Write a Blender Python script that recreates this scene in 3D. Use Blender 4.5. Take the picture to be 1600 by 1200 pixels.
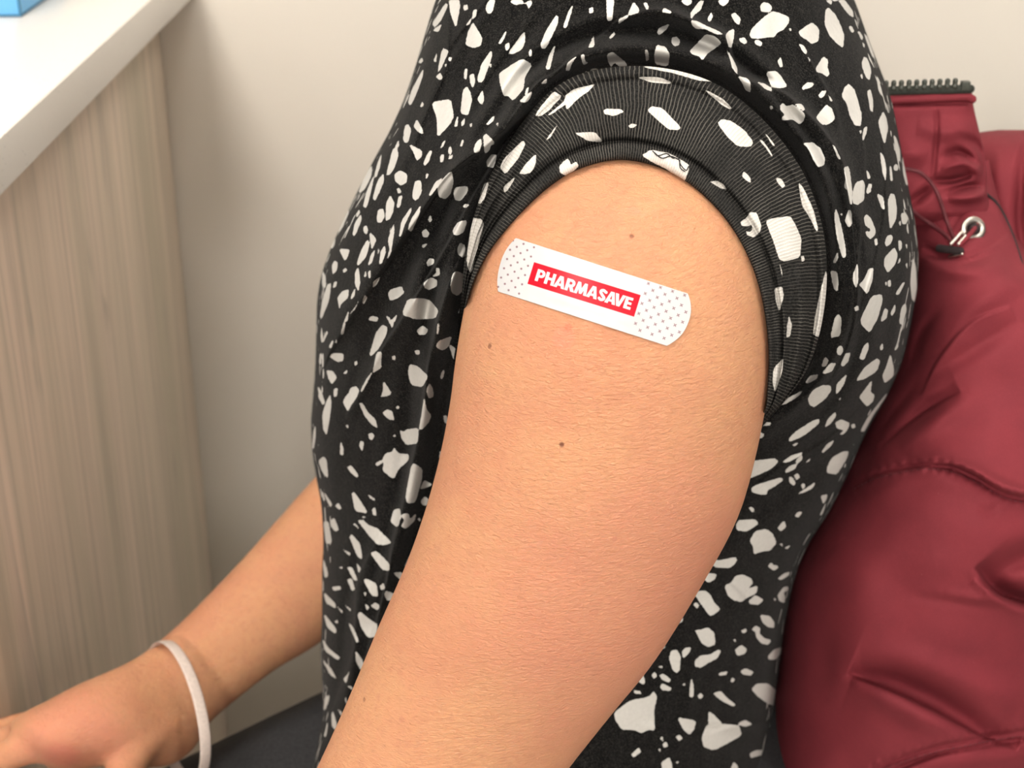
import bpy, bmesh, math, random
import numpy as np
from mathutils import Vector, Matrix
from mathutils.bvhtree import BVHTree

for o in list(bpy.data.objects):
    bpy.data.objects.remove(o, do_unlink=True)
scene = bpy.context.scene
COL = scene.collection

# ------------------------------------------------------------------ camera
CAM_Z, PITCH, FPX = 1.18, math.radians(25.0), 2400.0
cam_data = bpy.data.cameras.new('camera')
cam_data.sensor_width = 36.0
cam_data.lens = 36.0 * FPX / 1600.0
cam_data.clip_start = 0.02
cam_data.dof.use_dof = True
cam_data.dof.focus_distance = 0.60
cam_data.dof.aperture_fstop = 17.0
cam = bpy.data.objects.new('camera', cam_data)
cam.location = (0, 0, CAM_Z)
cam.rotation_euler = (math.radians(90) - PITCH, 0, 0)
COL.objects.link(cam)
scene.camera = cam

# ------------------------------------------------------------------ world, exposure
world = bpy.data.worlds.new('world')
scene.world = world
world.use_nodes = True
world.node_tree.nodes['Background'].inputs[0].default_value = (1.0, 0.94, 0.87, 1)
world.node_tree.nodes['Background'].inputs[1].default_value = 0.36
scene.view_settings.view_transform = 'Standard'
scene.view_settings.look = 'None'
scene.view_settings.gamma = 1.0
scene.view_settings.use_curve_mapping = False
scene.view_settings.exposure = 0.0
LIGHT_COLOR = (1.0, 0.93, 0.85, 1)
# ceiling panels: x, y, size x, size y, emission strength
PANELS = [(-0.66, 0.02, 0.6, 1.2, 16.5), (0.95, 0.55, 0.6, 1.2, 7.0)]
# added unseen globe lamps that brighten the wall and wood panel: x, y, z, radius, emission strength
ADDED_GLOBES = [(-0.52, -2.2, 1.95, 0.20, 105.0), (0.0, -2.5, 1.95, 0.20, 45.0), (1.85, -1.2, 1.95, 0.20, 38.0)]

# ------------------------------------------------------------------ helpers
CP, SP = math.cos(PITCH), math.sin(PITCH)

def pix(px, py, d):
    """point seen at a pixel of the 1600x1200 frame at optical depth d (numpy, broadcast)"""
    px, py, d = np.broadcast_arrays(np.asarray(px, float), np.asarray(py, float), np.asarray(d, float))
    u = (600.0 - py) / FPX
    return np.stack([(px - 800.0) / FPX * d, d * (u * SP + CP), CAM_Z + d * (u * CP - SP)], -1)

def dy(py, y):
    """optical depth of the world plane y at a pixel row"""
    return np.asarray(y, float) / ((600.0 - np.asarray(py, float)) / FPX * SP + CP)

def lerp_table(tab, x):
    tab = np.array(tab, float)
    xs = tab[:, 0]
    out = []
    for k in range(1, tab.shape[1]):
        out.append(pchip(xs, tab[:, k], x))
    return out[0] if len(out) == 1 else out

def pchip(xs, ys, x):
    """monotone cubic interpolation"""
    xs = np.asarray(xs, float); ys = np.asarray(ys, float)
    h = np.diff(xs); dl = np.diff(ys) / h
    m = np.zeros_like(ys)
    m[0], m[-1] = dl[0], dl[-1]
    for i in range(1, len(xs) - 1):
        if dl[i - 1] * dl[i] > 0:
            w1 = 2 * h[i] + h[i - 1]; w2 = h[i] + 2 * h[i - 1]
            m[i] = (w1 + w2) / (w1 / dl[i - 1] + w2 / dl[i])
    x = np.clip(np.asarray(x, float), xs[0], xs[-1])
    i = np.clip(np.searchsorted(xs, x, 'right') - 1, 0, len(xs) - 2)
    t = (x - xs[i]) / h[i]
    return ((1 + 2 * t) * (1 - t) ** 2 * ys[i] + t * (1 - t) ** 2 * h[i] * m[i]
            + t * t * (3 - 2 * t) * ys[i + 1] + t * t * (t - 1) * h[i] * m[i + 1])

def catmull(P, n):
    """n points along a smooth curve through the rows of P, uniform in index"""
    P = np.asarray(P, float)
    Q = np.vstack([2 * P[0] - P[1], P, 2 * P[-1] - P[-2]])
    t = np.linspace(0, len(P) - 1, n)
    i = np.clip(t.astype(int), 0, len(P) - 2); f = (t - i)[:, None]
    p0, p1, p2, p3 = Q[i], Q[i + 1], Q[i + 2], Q[i + 3]
    return 0.5 * (2 * p1 + (p2 - p0) * f + (2 * p0 - 5 * p1 + 4 * p2 - p3) * f ** 2 + (3 * p1 - p0 - 3 * p2 + p3) * f ** 3)

def smooth01(x, a, b):
    t = np.clip((x - a) / (b - a), 0, 1)
    return t * t * (3 - 2 * t)

def mesh_from(name, V, quads, attrs=None, smooth=True, tris=None):
    """quads: (n,4) int array; optional tris: list of polygons of any size"""
    V = np.asarray(V, float).reshape(-1, 3)
    quads = np.asarray(quads, int).reshape(-1, 4)
    polys = tris or []
    # orientation: keep the signed volume positive
    a, b, c, d = (V[quads[:, k]] for k in range(4))
    ctr = V.mean(0)
    vol = (np.einsum('ij,ij->i', a - ctr, np.cross(b - ctr, c - ctr)) + np.einsum('ij,ij->i', a - ctr, np.cross(c - ctr, d - ctr))).sum()
    if vol < 0:
        quads = quads[:, ::-1]
        polys = [list(p)[::-1] for p in polys]
    me = bpy.data.meshes.new(name)
    me.vertices.add(len(V)); me.vertices.foreach_set('co', V.ravel())
    nl = len(quads) * 4 + sum(len(p) for p in polys)
    me.loops.add(nl)
    li = np.concatenate([quads.ravel()] + [np.asarray(p, int) for p in polys]) if polys else quads.ravel()
    me.loops.foreach_set('vertex_index', li.astype(np.int32))
    tot = np.concatenate([np.full(len(quads), 4), np.array([len(p) for p in polys], int)]) if polys else np.full(len(quads), 4)
    start = np.concatenate([[0], np.cumsum(tot)[:-1]])
    me.polygons.add(len(tot))
    me.polygons.foreach_set('loop_start', start.astype(np.int32))
    me.polygons.foreach_set('loop_total', tot.astype(np.int32))
    me.update(calc_edges=True)
    me.validate()
    if smooth:
        me.polygons.foreach_set('use_smooth', np.ones(len(me.polygons), bool))
    for k, v in (attrs or {}).items():
        at = me.attributes.new(k, 'FLOAT', 'POINT')
        at.data.foreach_set('value', np.asarray(v, np.float32).ravel())
    return me

def ring_faces(nr, nc, closed=True):
    """quads of a grid of nr rows by nc columns, columns wrapping when closed"""
    i = np.arange(nr - 1)[:, None]; j = np.arange(nc if closed else nc - 1)[None, :]
    j2 = (j + 1) % nc
    return np.stack([i * nc + j, i * nc + j2, (i + 1) * nc + j2, (i + 1) * nc + j], -1).reshape(-1, 4)

def tube_geo(V):
    """closed lofted body from rings V (nr, nc, 3): quads plus two cap polygons"""
    nr, nc = V.shape[:2]
    return V.reshape(-1, 3), ring_faces(nr, nc), [list(range(nc))[::-1], list(range((nr - 1) * nc, nr * nc))]

def link(me, name, mat, parent=None):
    o = bpy.data.objects.new(name, me)
    COL.objects.link(o)
    if mat is not None:
        me.materials.clear(); me.materials.append(mat)
    if parent is not None:
        o.parent = parent
        o.matrix_parent_inverse = world_of(parent).inverted()
    return o

def world_of(o):
    M = o.matrix_basis.copy()
    if o.parent is not None:
        M = world_of(o.parent) @ o.matrix_parent_inverse @ M
    return M

def tag(o, label=None, cat=None, group=None, kind=None):
    if label: o['label'] = label
    if cat: o['category'] = cat
    if group: o['group'] = group
    if kind: o['kind'] = kind
    return o

def empty(name, loc, label, cat, group=None):
    o = bpy.data.objects.new(name, None)
    o.empty_display_size = 0.05
    o.location = loc
    COL.objects.link(o)
    return tag(o, label, cat, group)

def spline_tube(points, radii, seg=12, n=None, flat=None, up=(0, 0, 1)):
    """rings along a smooth curve; flat = (a, b) multiplies radius along the two frame axes; round caps"""
    P = np.asarray(points, float)
    n = n or max(8, 6 * len(P))
    C = catmull(P, n)
    R = np.interp(np.linspace(0, len(P) - 1, n), np.arange(len(P)), radii) if np.ndim(radii) else np.full(n, radii)
    T = np.gradient(C, axis=0); T /= np.linalg.norm(T, axis=1)[:, None] + 1e-12
    X = np.zeros_like(C)
    x = np.cross(T[0], np.asarray(up, float))
    if np.linalg.norm(x) < 1e-3: x = np.cross(T[0], [1, 0, 0.3])
    for i in range(n):
        x = x - T[i] * np.dot(x, T[i]); x = x / np.linalg.norm(x); X[i] = x
    Y = np.cross(T, X)
    # round caps
    capn = 4
    rows = []
    for k in range(capn):
        a = (k / capn) * math.pi / 2
        rows.append((C[0] - T[0] * R[0] * math.cos(a), X[0], Y[0], R[0] * max(math.sin(a), 0.05)))
    for i in range(n): rows.append((C[i], X[i], Y[i], R[i]))
    for k in range(capn - 1, -1, -1):
        a = (k / capn) * math.pi / 2
        rows.append((C[-1] + T[-1] * R[-1] * math.cos(a), X[-1], Y[-1], R[-1] * max(math.sin(a), 0.05)))
    th = np.linspace(0, 2 * math.pi, seg, endpoint=False)
    fa, fb = flat or (1, 1)
    V = np.array([c + np.outer(np.cos(th) * fa, xx) * r + np.outer(np.sin(th) * fb, yy) * r for c, xx, yy, r in rows])
    return tube_geo(V)

def merge_geo(parts):
    VV, QQ, TT, off = [], [], [], 0
    for V, Q, T in parts:
        V = np.asarray(V).reshape(-1, 3)
        # individual orientation
        a, b, c, d = (V[Q[:, k]] for k in range(4)); ctr = V.mean(0)
        vol = (np.einsum('ij,ij->i', a - ctr, np.cross(b - ctr, c - ctr)) + np.einsum('ij,ij->i', a - ctr, np.cross(c - ctr, d - ctr))).sum()
        if vol < 0:
            Q = Q[:, ::-1]; T = [list(t)[::-1] for t in T]
        VV.append(V); QQ.append(Q + off); TT += [[k + off for k in t] for t in T]; off += len(V)
    return np.vstack(VV), np.vstack(QQ), TT

def mesh_parts(name, parts, smooth=True):
    V, Q, T = merge_geo(parts)
    return mesh_from(name, V, Q, smooth=smooth, tris=T)

def view_loft(rings, n=60, seg=48, p=2.0):
    """limb lofted through (Lx, Ly, Rx, Ry, depth, half depth) stations; each cross-section is an ellipse lying along the line of sight"""
    S = catmull(rings, n)
    c = (pix(S[:, 0], S[:, 1], S[:, 4]) + pix(S[:, 2], S[:, 3], S[:, 4])) / 2
    a = (pix(S[:, 2], S[:, 3], S[:, 4]) - pix(S[:, 0], S[:, 1], S[:, 4])) / 2
    r = c - np.array([0, 0, CAM_Z]); r /= np.linalg.norm(r, axis=1)[:, None]
    b = r * S[:, 5][:, None]
    th = np.linspace(0, 2 * math.pi, seg, endpoint=False)
    cs = np.sign(np.cos(th)) * np.abs(np.cos(th)) ** (2 / p); sn = np.sign(np.sin(th)) * np.abs(np.sin(th)) ** (2 / p)
    V = c[:, None, :] + a[:, None, :] * cs[None, :, None] + b[:, None, :] * sn[None, :, None]
    return tube_geo(V)

def box_geo(x0, x1, y0, y1, z0, z1):
    V = [(x, y, z) for z in (z0, z1) for y in (y0, y1) for x in (x0, x1)]
    Q = np.array([(0, 2, 3, 1), (4, 5, 7, 6), (0, 1, 5, 4), (2, 6, 7, 3), (0, 4, 6, 2), (1, 3, 7, 5)])
    return np.array(V, float), Q, []

def box(name, x0, x1, y0, y1, z0, z1, mat, parent=None, bevel=0.0, seg=3):
    me = mesh_parts(name, [box_geo(x0, x1, y0, y1, z0, z1)], smooth=False)
    if bevel > 0:
        bm = bmesh.new(); bm.from_mesh(me)
        bmesh.ops.bevel(bm, geom=bm.edges[:], offset=bevel, segments=seg, affect='EDGES', profile=0.5)
        bm.to_mesh(me); bm.free()
    return link(me, name, mat, parent)

def remesh(parts, voxel, smooth_it, name):
    me = mesh_parts(name, parts)
    o = bpy.data.objects.new('tmp', me); COL.objects.link(o)
    m = o.modifiers.new('r', 'REMESH'); m.mode = 'VOXEL'; m.voxel_size = voxel; m.use_smooth_shade = True
    s = o.modifiers.new('s', 'SMOOTH'); s.factor = 0.5; s.iterations = smooth_it
    dg = bpy.context.evaluated_depsgraph_get(); dg.update()
    ev = o.evaluated_get(dg)
    out = bpy.data.meshes.new_from_object(ev, depsgraph=dg)
    bpy.data.objects.remove(o, do_unlink=True); bpy.data.meshes.remove(me)
    out.name = name
    out.polygons.foreach_set('use_smooth', np.ones(len(out.polygons), bool))
    return out

def bvh_of(me):
    return BVHTree.FromPolygons([v.co.copy() for v in me.vertices], [tuple(p.vertices) for p in me.polygons])

CAM_P = Vector((0, 0, CAM_Z))
CAM_F = Vector((0, CP, -SP))
def ray_depth(bvh, px, py):
    """optical depth where the line of sight of a pixel meets the mesh, or None"""
    p = Vector(pix(px, py, 1.0)) - CAM_P
    h = bvh.ray_cast(CAM_P, p.normalized())
    return None if h[0] is None else (h[0] - CAM_P).dot(CAM_F)

def seg_dist(X, Y, poly):
    """distance of points to an open polyline, and position 0..1 along it"""
    P = np.asarray(poly, float)
    L = np.linalg.norm(np.diff(P, axis=0), axis=1); cum = np.concatenate([[0], np.cumsum(L)]); tot = cum[-1]
    best = np.full(X.shape, 1e9); par = np.zeros(X.shape)
    for i in range(len(P) - 1):
        d = P[i + 1] - P[i]
        t = np.clip(((X - P[i, 0]) * d[0] + (Y - P[i, 1]) * d[1]) / (L[i] ** 2 + 1e-9), 0, 1)
        q = np.hypot(X - P[i, 0] - t * d[0], Y - P[i, 1] - t * d[1])
        m = q < best
        best[m] = q[m]; par[m] = ((cum[i] + t * L[i]) / tot)[m]
    return best, par

def poly_sd(X, Y, poly):
    """signed distance to a closed polygon, negative inside"""
    P = np.asarray(poly, float); n = len(P)
    d2 = np.full(X.shape, 1e18); ins = np.zeros(X.shape, bool)
    for i in range(n):
        a, b = P[i], P[(i + 1) % n]
        e = b - a
        t = np.clip(((X - a[0]) * e[0] + (Y - a[1]) * e[1]) / (e @ e + 1e-9), 0, 1)
        d2 = np.minimum(d2, (X - a[0] - t * e[0]) ** 2 + (Y - a[1] - t * e[1]) ** 2)
        if a[1] != b[1]:
            c = ((Y < a[1]) != (Y < b[1])) & (X < a[0] + (Y - a[1]) / (b[1] - a[1]) * e[0])
            ins ^= c
    d = np.sqrt(d2)
    return np.where(ins, -d, d)

def folds_field(X, Y, folds):
    """sum of soft ridges (+ amplitude, metres) and valleys (-) along polylines"""
    F = np.zeros(X.shape)
    for poly, amp, w in folds:
        P = catmull(poly, 6 * len(poly))
        lo = P.min(0) - 3 * w; hi = P.max(0) + 3 * w
        m = (X > lo[0]) & (X < hi[0]) & (Y > lo[1]) & (Y < hi[1])
        if not m.any(): continue
        d, t = seg_dist(X[m], Y[m], P)
        F[m] += amp * np.exp(-(d / w) ** 2) * np.clip(np.sin(np.pi * np.clip(t, 0.02, 0.98)), 0, 1) ** 0.6
    return F

def crease_field(X, Y, creases):
    """one-sided folds: cloth raised by amp next to the line on one side (+1: below a line drawn rightwards), dropping sharply on the other"""
    F = np.zeros(X.shape)
    for poly, amp, w, side in creases:
        P = catmull(poly, 8 * len(poly))
        lo = P.min(0) - 3 * w; hi = P.max(0) + 3 * w
        m = (X > lo[0]) & (X < hi[0]) & (Y > lo[1]) & (Y < hi[1])
        if not m.any(): continue
        x, y = X[m], Y[m]
        best = np.full(x.shape, 1e9); sg = np.zeros(x.shape); par = np.zeros(x.shape)
        for i in range(len(P) - 1):
            d = P[i + 1] - P[i]; L2 = d @ d + 1e-9
            t = np.clip(((x - P[i, 0]) * d[0] + (y - P[i, 1]) * d[1]) / L2, 0, 1)
            ox, oy = x - P[i, 0] - t * d[0], y - P[i, 1] - t * d[1]
            q = np.hypot(ox, oy); k = q < best
            best[k] = q[k]; sg[k] = np.sign(d[0] * oy - d[1] * ox)[k]; par[k] = (i + t[k]) / (len(P) - 1)
        prof = np.where(sg * side >= 0, np.exp(-(best / w) ** 1.25), np.exp(-(best / 3.0) ** 2))
        F[m] += amp * prof * np.clip(np.sin(np.pi * np.clip(par, 0.0, 1.0)), 0, 1) ** 0.5
    return F

def wobble(X, Y, seed, scale, n=10):
    """smooth pseudo-random field in about -1..1"""
    r = np.random.RandomState(seed); F = np.zeros(np.shape(X))
    for _ in range(n):
        a = r.uniform(0, 2 * math.pi); k = 2 * math.pi / scale * r.uniform(0.5, 1.6); ph = r.uniform(0, 6.28)
        F += np.sin((X * math.cos(a) + Y * math.sin(a)) * k + ph)
    return F / math.sqrt(n / 2) / 1.6
# ------------------------------------------------------------------ materials
class NT:
    def __init__(s, name, **kw):
        s.m = bpy.data.materials.new(name); s.m.use_nodes = True
        s.t = s.m.node_tree; s.b = s.t.nodes['Principled BSDF']
        for k, v in kw.items(): s.set(k, v)
    def set(s, k, v):
        k = k.replace('_', ' ')
        if isinstance(v, bpy.types.NodeSocket): s.t.links.new(v, s.b.inputs[k])
        else: s.b.inputs[k].default_value = v
    def n(s, typ, **kw):
        nd = s.t.nodes.new(typ)
        for k, v in kw.items(): setattr(nd, k, v)
        return nd
    def put(s, sock, v):
        if isinstance(v, bpy.types.NodeSocket): s.t.links.new(v, sock)
        else: sock.default_value = v
    def math(s, op, a, b=0.0, c=None, clamp=False):
        nd = s.n('ShaderNodeMath', operation=op, use_clamp=clamp)
        s.put(nd.inputs[0], a); s.put(nd.inputs[1], b)
        if c is not None: s.put(nd.inputs[2], c)
        return nd.outputs[0]
    def attr(s, name): return s.n('ShaderNodeAttribute', attribute_name=name).outputs['Fac']
    def coord(s): return s.n('ShaderNodeTexCoord').outputs['Object']
    def mapping(s, v, scale=(1, 1, 1), rot=(0, 0, 0)):
        nd = s.n('ShaderNodeMapping'); s.put(nd.inputs[0], v)
        nd.inputs['Scale'].default_value = scale; nd.inputs['Rotation'].default_value = rot
        return nd.outputs[0]
    def noise(s, v, scale, detail=3, rough=0.55, dist=0.0):
        nd = s.n('ShaderNodeTexNoise'); s.put(nd.inputs['Vector'], v)
        nd.inputs['Scale'].default_value = scale; nd.inputs['Detail'].default_value = detail
        nd.inputs['Roughness'].default_value = rough; nd.inputs['Distortion'].default_value = dist
        return nd.outputs[0]
    def voronoi(s, v, scale, feature='F1'):
        nd = s.n('ShaderNodeTexVoronoi', feature=feature); s.put(nd.inputs['Vector'], v)
        nd.inputs['Scale'].default_value = scale
        return nd.outputs['Distance']
    def rng(s, v, a, b, c=0.0, d=1.0, smooth=False):
        nd = s.n('ShaderNodeMapRange', interpolation_type='SMOOTHSTEP' if smooth else 'LINEAR')
        s.put(nd.inputs[0], v)
        for i, x in zip((1, 2, 3, 4), (a, b, c, d)): s.put(nd.inputs[i], x)
        return nd.outputs[0]
    def mix(s, f, a, b):
        nd = s.n('ShaderNodeMix', data_type='RGBA'); s.put(nd.inputs['Factor'], f)
        s.put(nd.inputs['A'] if False else nd.inputs[6], a); s.put(nd.inputs[7], b)
        return nd.outputs[2]
    def bump(s, h, strength, dist, prev=None):
        nd = s.n('ShaderNodeBump'); s.put(nd.inputs['Height'], h)
        nd.inputs['Strength'].default_value = strength; nd.inputs['Distance'].default_value = dist
        if prev is not None: s.put(nd.inputs['Normal'], prev)
        return nd.outputs[0]

def c4(*v): return tuple(v) + (1.0,)

def simple_mat(name, col, rough=0.5, metal=0.0, nscale=60.0, amount=0.08, bump=0.0):
    m = NT(name, Roughness=rough, Metallic=metal)
    co = m.coord(); f = m.noise(co, nscale, 4)
    lo = tuple(max(0, c * (1 - amount)) for c in col); hi = tuple(min(1, c * (1 + amount)) for c in col)
    m.set('Base Color', m.mix(m.rng(f, 0.3, 0.7), c4(*lo), c4(*hi)))
    if bump: m.set('Normal', m.bump(f, bump, 0.001))
    return m.m

def wall_mat():
    m = NT('wall_paint', Roughness=0.7)
    co = m.coord(); f = m.noise(co, 320, 3)
    m.set('Base Color', m.mix(m.rng(m.noise(co, 3, 2), 0.3, 0.7), c4(0.87, 0.825, 0.745), c4(0.89, 0.845, 0.765)))
    m.set('Normal', m.bump(f, 0.12, 0.0006))
    return m.m

def wood_mat():
    m = NT('greyed_wood', Roughness=0.55)
    co = m.coord()
    wide = m.noise(m.mapping(co, (1, 7, 0.45)), 1.6, 5, 0.6, 0.6)
    fine = m.noise(m.mapping(co, (1, 60, 1.4)), 1.5, 6, 0.65, 0.3)
    knots = m.noise(m.mapping(co, (1, 22, 3.5)), 1.3, 3, 0.5, 1.2)
    c1 = m.mix(m.rng(wide, 0.35, 0.65), c4(0.56, 0.49, 0.375), c4(0.80, 0.645, 0.525))
    c2 = m.mix(m.math('MULTIPLY', m.rng(fine, 0.45, 0.72), 0.75), c1, c4(0.42, 0.355, 0.28))
    c3 = m.mix(m.math('MULTIPLY', m.rng(knots, 0.62, 0.75), 0.55), c2, c4(0.40, 0.345, 0.285))
    m.set('Base Color', c3)
    m.set('Normal', m.bump(fine, 0.15, 0.0008))
    return m.m

def quartz_mat():
    m = NT('white_quartz', Roughness=0.28)
    co = m.coord()
    v = m.voronoi(co, 260)
    sp = m.math('MULTIPLY', m.rng(v, 0.10, 0.2, 1, 0), m.rng(m.noise(co, 50, 2), 0.5, 0.62))
    m.set('Base Color', m.mix(sp, c4(0.72, 0.69, 0.645), c4(0.46, 0.44, 0.40)))
    return m.m

def skin_mat(spots):
    """spots: (x, y, z, radius, colour, strength) freckles and marks that belong to the skin itself"""
    m = NT('skin', Roughness=0.48)
    co = m.coord()
    blot = m.noise(co, 22, 4, 0.6, 0.4); fine = m.noise(co, 260, 4, 0.65)
    c = m.mix(m.rng(blot, 0.32, 0.68, smooth=True), c4(0.585, 0.298, 0.158), c4(0.555, 0.255, 0.144))
    c = m.mix(m.math('MULTIPLY', m.rng(fine, 0.48, 0.75), 0.5), c, c4(0.46, 0.20, 0.118))
    frek = m.voronoi(co, 95)
    c = m.mix(m.math('MULTIPLY', m.rng(frek, 0.03, 0.10, 1, 0), m.math('MULTIPLY', m.rng(m.noise(co, 30, 2), 0.58, 0.7), 0.35)), c, c4(0.40, 0.18, 0.11))
    for (x, y, z, r, col, st) in spots:
        nd = m.n('ShaderNodeVectorMath', operation='DISTANCE'); m.put(nd.inputs[0], co); nd.inputs[1].default_value = (x, y, z)
        dd = m.math('ADD', nd.outputs['Value'], m.math('MULTIPLY', m.math('SUBTRACT', fine, 0.5), r * 0.9))
        c = m.mix(m.rng(dd, r * 0.45, r, st, 0.0, smooth=True), c, c4(*col))
    m.set('Base Color', c)
    m.set('Subsurface Weight', 0.22); m.b.inputs['Subsurface Radius'].default_value = (1.0, 0.36, 0.18); m.set('Subsurface Scale', 0.006)
    m.set('Specular IOR Level', 0.28)
    pores = m.voronoi(m.mapping(co, (1, 1, 1.7)), 900)
    crease = m.noise(m.mapping(co, (1, 1, 2.6), (0, 0.5, 0)), 330, 5, 0.65, 0.8)
    n1 = m.bump(crease, 0.9, 0.0014)
    n2 = m.bump(pores, 0.2, 0.0005, n1)
    m.set('Normal', m.bump(m.noise(co, 90, 3), 0.10, 0.002, n2))
    return m.m

def shirt_mat():
    m = NT('printed_jersey', Roughness=0.92)
    co = m.coord()
    fuzz = m.noise(co, 1500, 3, 0.7); slub = m.noise(co, 420, 4, 0.7)
    blk = m.mix(m.rng(fuzz, 0.50, 0.72), c4(0.0030, 0.0030, 0.0032), c4(0.042, 0.039, 0.035))
    blk = m.mix(m.math('MULTIPLY', m.rng(slub, 0.5, 0.75), 0.5), blk, c4(0.027, 0.0255, 0.0235))
    wht = m.mix(m.rng(slub, 0.35, 0.7), c4(0.56, 0.548, 0.52), c4(0.51, 0.50, 0.475))
    e = m.math('ADD', m.attr('chip'), m.math('MULTIPLY', m.math('SUBTRACT', m.noise(co, 700, 3), 0.5), 2.4))
    m.set('Base Color', m.mix(m.rng(e, -0.3, 0.9, 1, 0, smooth=True), blk, wht))
    m.set('Specular IOR Level', 0.06); m.set('Sheen Weight', 0.03); m.set('Sheen Roughness', 0.5)
    n1 = m.bump(fuzz, 0.25, 0.0005)
    m.set('Normal', m.bump(slub, 0.25, 0.0010, n1))
    return m.m

def cuff_mat():
    m = NT('jersey_wrong_side', Roughness=0.9)
    co = m.coord()
    fuzz = m.noise(co, 1300, 3, 0.7)
    arc = m.attr('arc'); wv = m.attr('across')
    ph = m.math('ADD', arc, m.math('MULTIPLY', m.math('SUBTRACT', m.noise(co, 110, 3), 0.5), 7.0))
    s = m.math('SINE', m.math('MULTIPLY', ph, 2 * math.pi / 5.2))
    patch = m.rng(m.noise(co, 38, 2), 0.36, 0.6, 0.25, 1.0)
    lines = m.math('MULTIPLY', m.rng(s, 0.45, 1.0), patch)
    blk = m.mix(m.rng(fuzz, 0.4, 0.75), c4(0.008, 0.008, 0.008), c4(0.030, 0.029, 0.027))
    blk = m.mix(m.math('MULTIPLY', lines, 0.42), blk, c4(0.22, 0.205, 0.18))
    wht = m.mix(m.math('MULTIPLY', m.rng(s, 0.5, 1.0), 0.55), c4(0.58, 0.56, 0.525), c4(0.38, 0.36, 0.33))
    e = m.math('ADD', m.attr('chip'), m.math('MULTIPLY', m.math('SUBTRACT', m.noise(co, 600, 3), 0.5), 2.4))
    m.set('Base Color', m.mix(m.rng(e, -0.7, 0.6, 1, 0, smooth=True), blk, wht))
    m.set('Specular IOR Level', 0.06)
    n1 = m.bump(s, 0.22, 0.0004)
    m.set('Normal', m.bump(fuzz, 0.3, 0.0007, n1))
    return m.m

def nylon_mat(name='maroon_nylon', a=(0.19, 0.0255, 0.035), b=(0.152, 0.0205, 0.029)):
    m = NT(name, Roughness=0.78)
    co = m.coord()
    weave = m.noise(co, 1900, 2, 0.7); soft = m.noise(co, 30, 4, 0.6); lint = m.voronoi(co, 120)
    c = m.mix(m.rng(soft, 0.3, 0.7), c4(*a), c4(*b))
    c = m.mix(m.math('MULTIPLY', m.rng(weave, 0.5, 0.75), 0.35), c, c4(a[0] * 1.45, a[1] * 1.7, a[2] * 1.65))
    c = m.mix(m.math('MULTIPLY', m.rng(lint, 0.012, 0.03, 1, 0), 0.4), c, c4(0.5, 0.28, 0.27))
    m.set('Base Color', c)
    m.set('Specular IOR Level', 0.20)
    n1 = m.bump(weave, 0.10, 0.0004)
    m.set('Normal', m.bump(soft, 0.15, 0.006, n1))
    return m.m

def bandage_mat():
    m = NT('printed_plaster', Roughness=0.38)
    co = m.coord()
    w = m.mix(m.rng(m.noise(co, 180, 3), 0.3, 0.7), c4(0.49, 0.495, 0.505), c4(0.465, 0.47, 0.48))
    c = m.mix(m.rng(m.attr('cross'), -0.5, 0.6, 0.95, 0, smooth=True), w, c4(0.20, 0.10, 0.12))
    c = m.mix(m.rng(m.attr('red'), -0.45, 0.45, 1, 0, smooth=True), c, c4(0.58, 0.002, 0.014))
    c = m.mix(m.rng(m.attr('letters'), -0.45, 0.45, 1, 0, smooth=True), c, c4(0.53, 0.53, 0.535))
    m.set('Base Color', c)
    m.set('Specular IOR Level', 0.22)
    m.set('Normal', m.bump(m.noise(co, 120, 2), 0.12, 0.001))
    return m.m

M_WALL = wall_mat(); M_WOOD = wood_mat(); M_QUARTZ = quartz_mat()
M_SHIRT = shirt_mat(); M_CUFF = cuff_mat(); M_NYLON = nylon_mat(); M_BAND = bandage_mat()
M_CEIL = simple_mat('ceiling_tile', (0.82, 0.81, 0.78), 0.9, 0, 90, 0.05, 0.3)
M_FLOOR = simple_mat('grey_vinyl', (0.60, 0.57, 0.52), 0.5, 0, 30, 0.12)
M_BLUE = simple_mat('blue_card', (0.13, 0.42, 0.74), 0.4, 0, 40, 0.05)
M_BLUE2 = simple_mat('blue_card_edge', (0.03, 0.15, 0.28), 0.5, 0, 40, 0.05)
M_TROUS = simple_mat('charcoal_cloth', (0.022, 0.022, 0.024), 0.85, 0, 500, 0.4, 0.4)
M_SHOE = simple_mat('black_leather', (0.03, 0.03, 0.03), 0.45, 0, 80, 0.2)
M_SOLE = simple_mat('grey_rubber', (0.25, 0.25, 0.24), 0.8, 0, 80, 0.1)
M_HAIR = simple_mat('brown_hair', (0.10, 0.055, 0.03), 0.5, 0, 300, 0.5, 0.6)
M_ZIP = simple_mat('dark_zip_tape', (0.022, 0.026, 0.02), 0.8, 0, 900, 0.5, 0.4)
M_TOOTH = simple_mat('dark_zip_tooth', (0.045, 0.05, 0.04), 0.4, 0, 300, 0.2)
M_METAL = simple_mat('brushed_nickel', (0.62, 0.58, 0.52), 0.32, 1.0, 400, 0.1, 0.1)
M_CORD = simple_mat('dark_maroon_cord', (0.10, 0.014, 0.02), 0.7, 0, 900, 0.3, 0.3)
M_DARK = simple_mat('dark_lining', (0.02, 0.012, 0.013), 0.9, 0, 200, 0.2)
M_RIBBON = simple_mat('pale_ribbon', (0.58, 0.49, 0.44), 0.4, 0, 500, 0.1, 0.2)
M_THREAD = simple_mat('black_thread', (0.012, 0.012, 0.012), 0.8, 0, 500, 0.2)
M_PLASTIC = simple_mat('grey_plastic', (0.12, 0.12, 0.125), 0.5, 0, 100, 0.1)
M_STEEL = simple_mat('chair_steel', (0.55, 0.55, 0.55), 0.3, 1.0, 200, 0.1)
M_FRAME = simple_mat('white_metal', (0.8, 0.8, 0.78), 0.5, 0, 100, 0.03)
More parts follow.
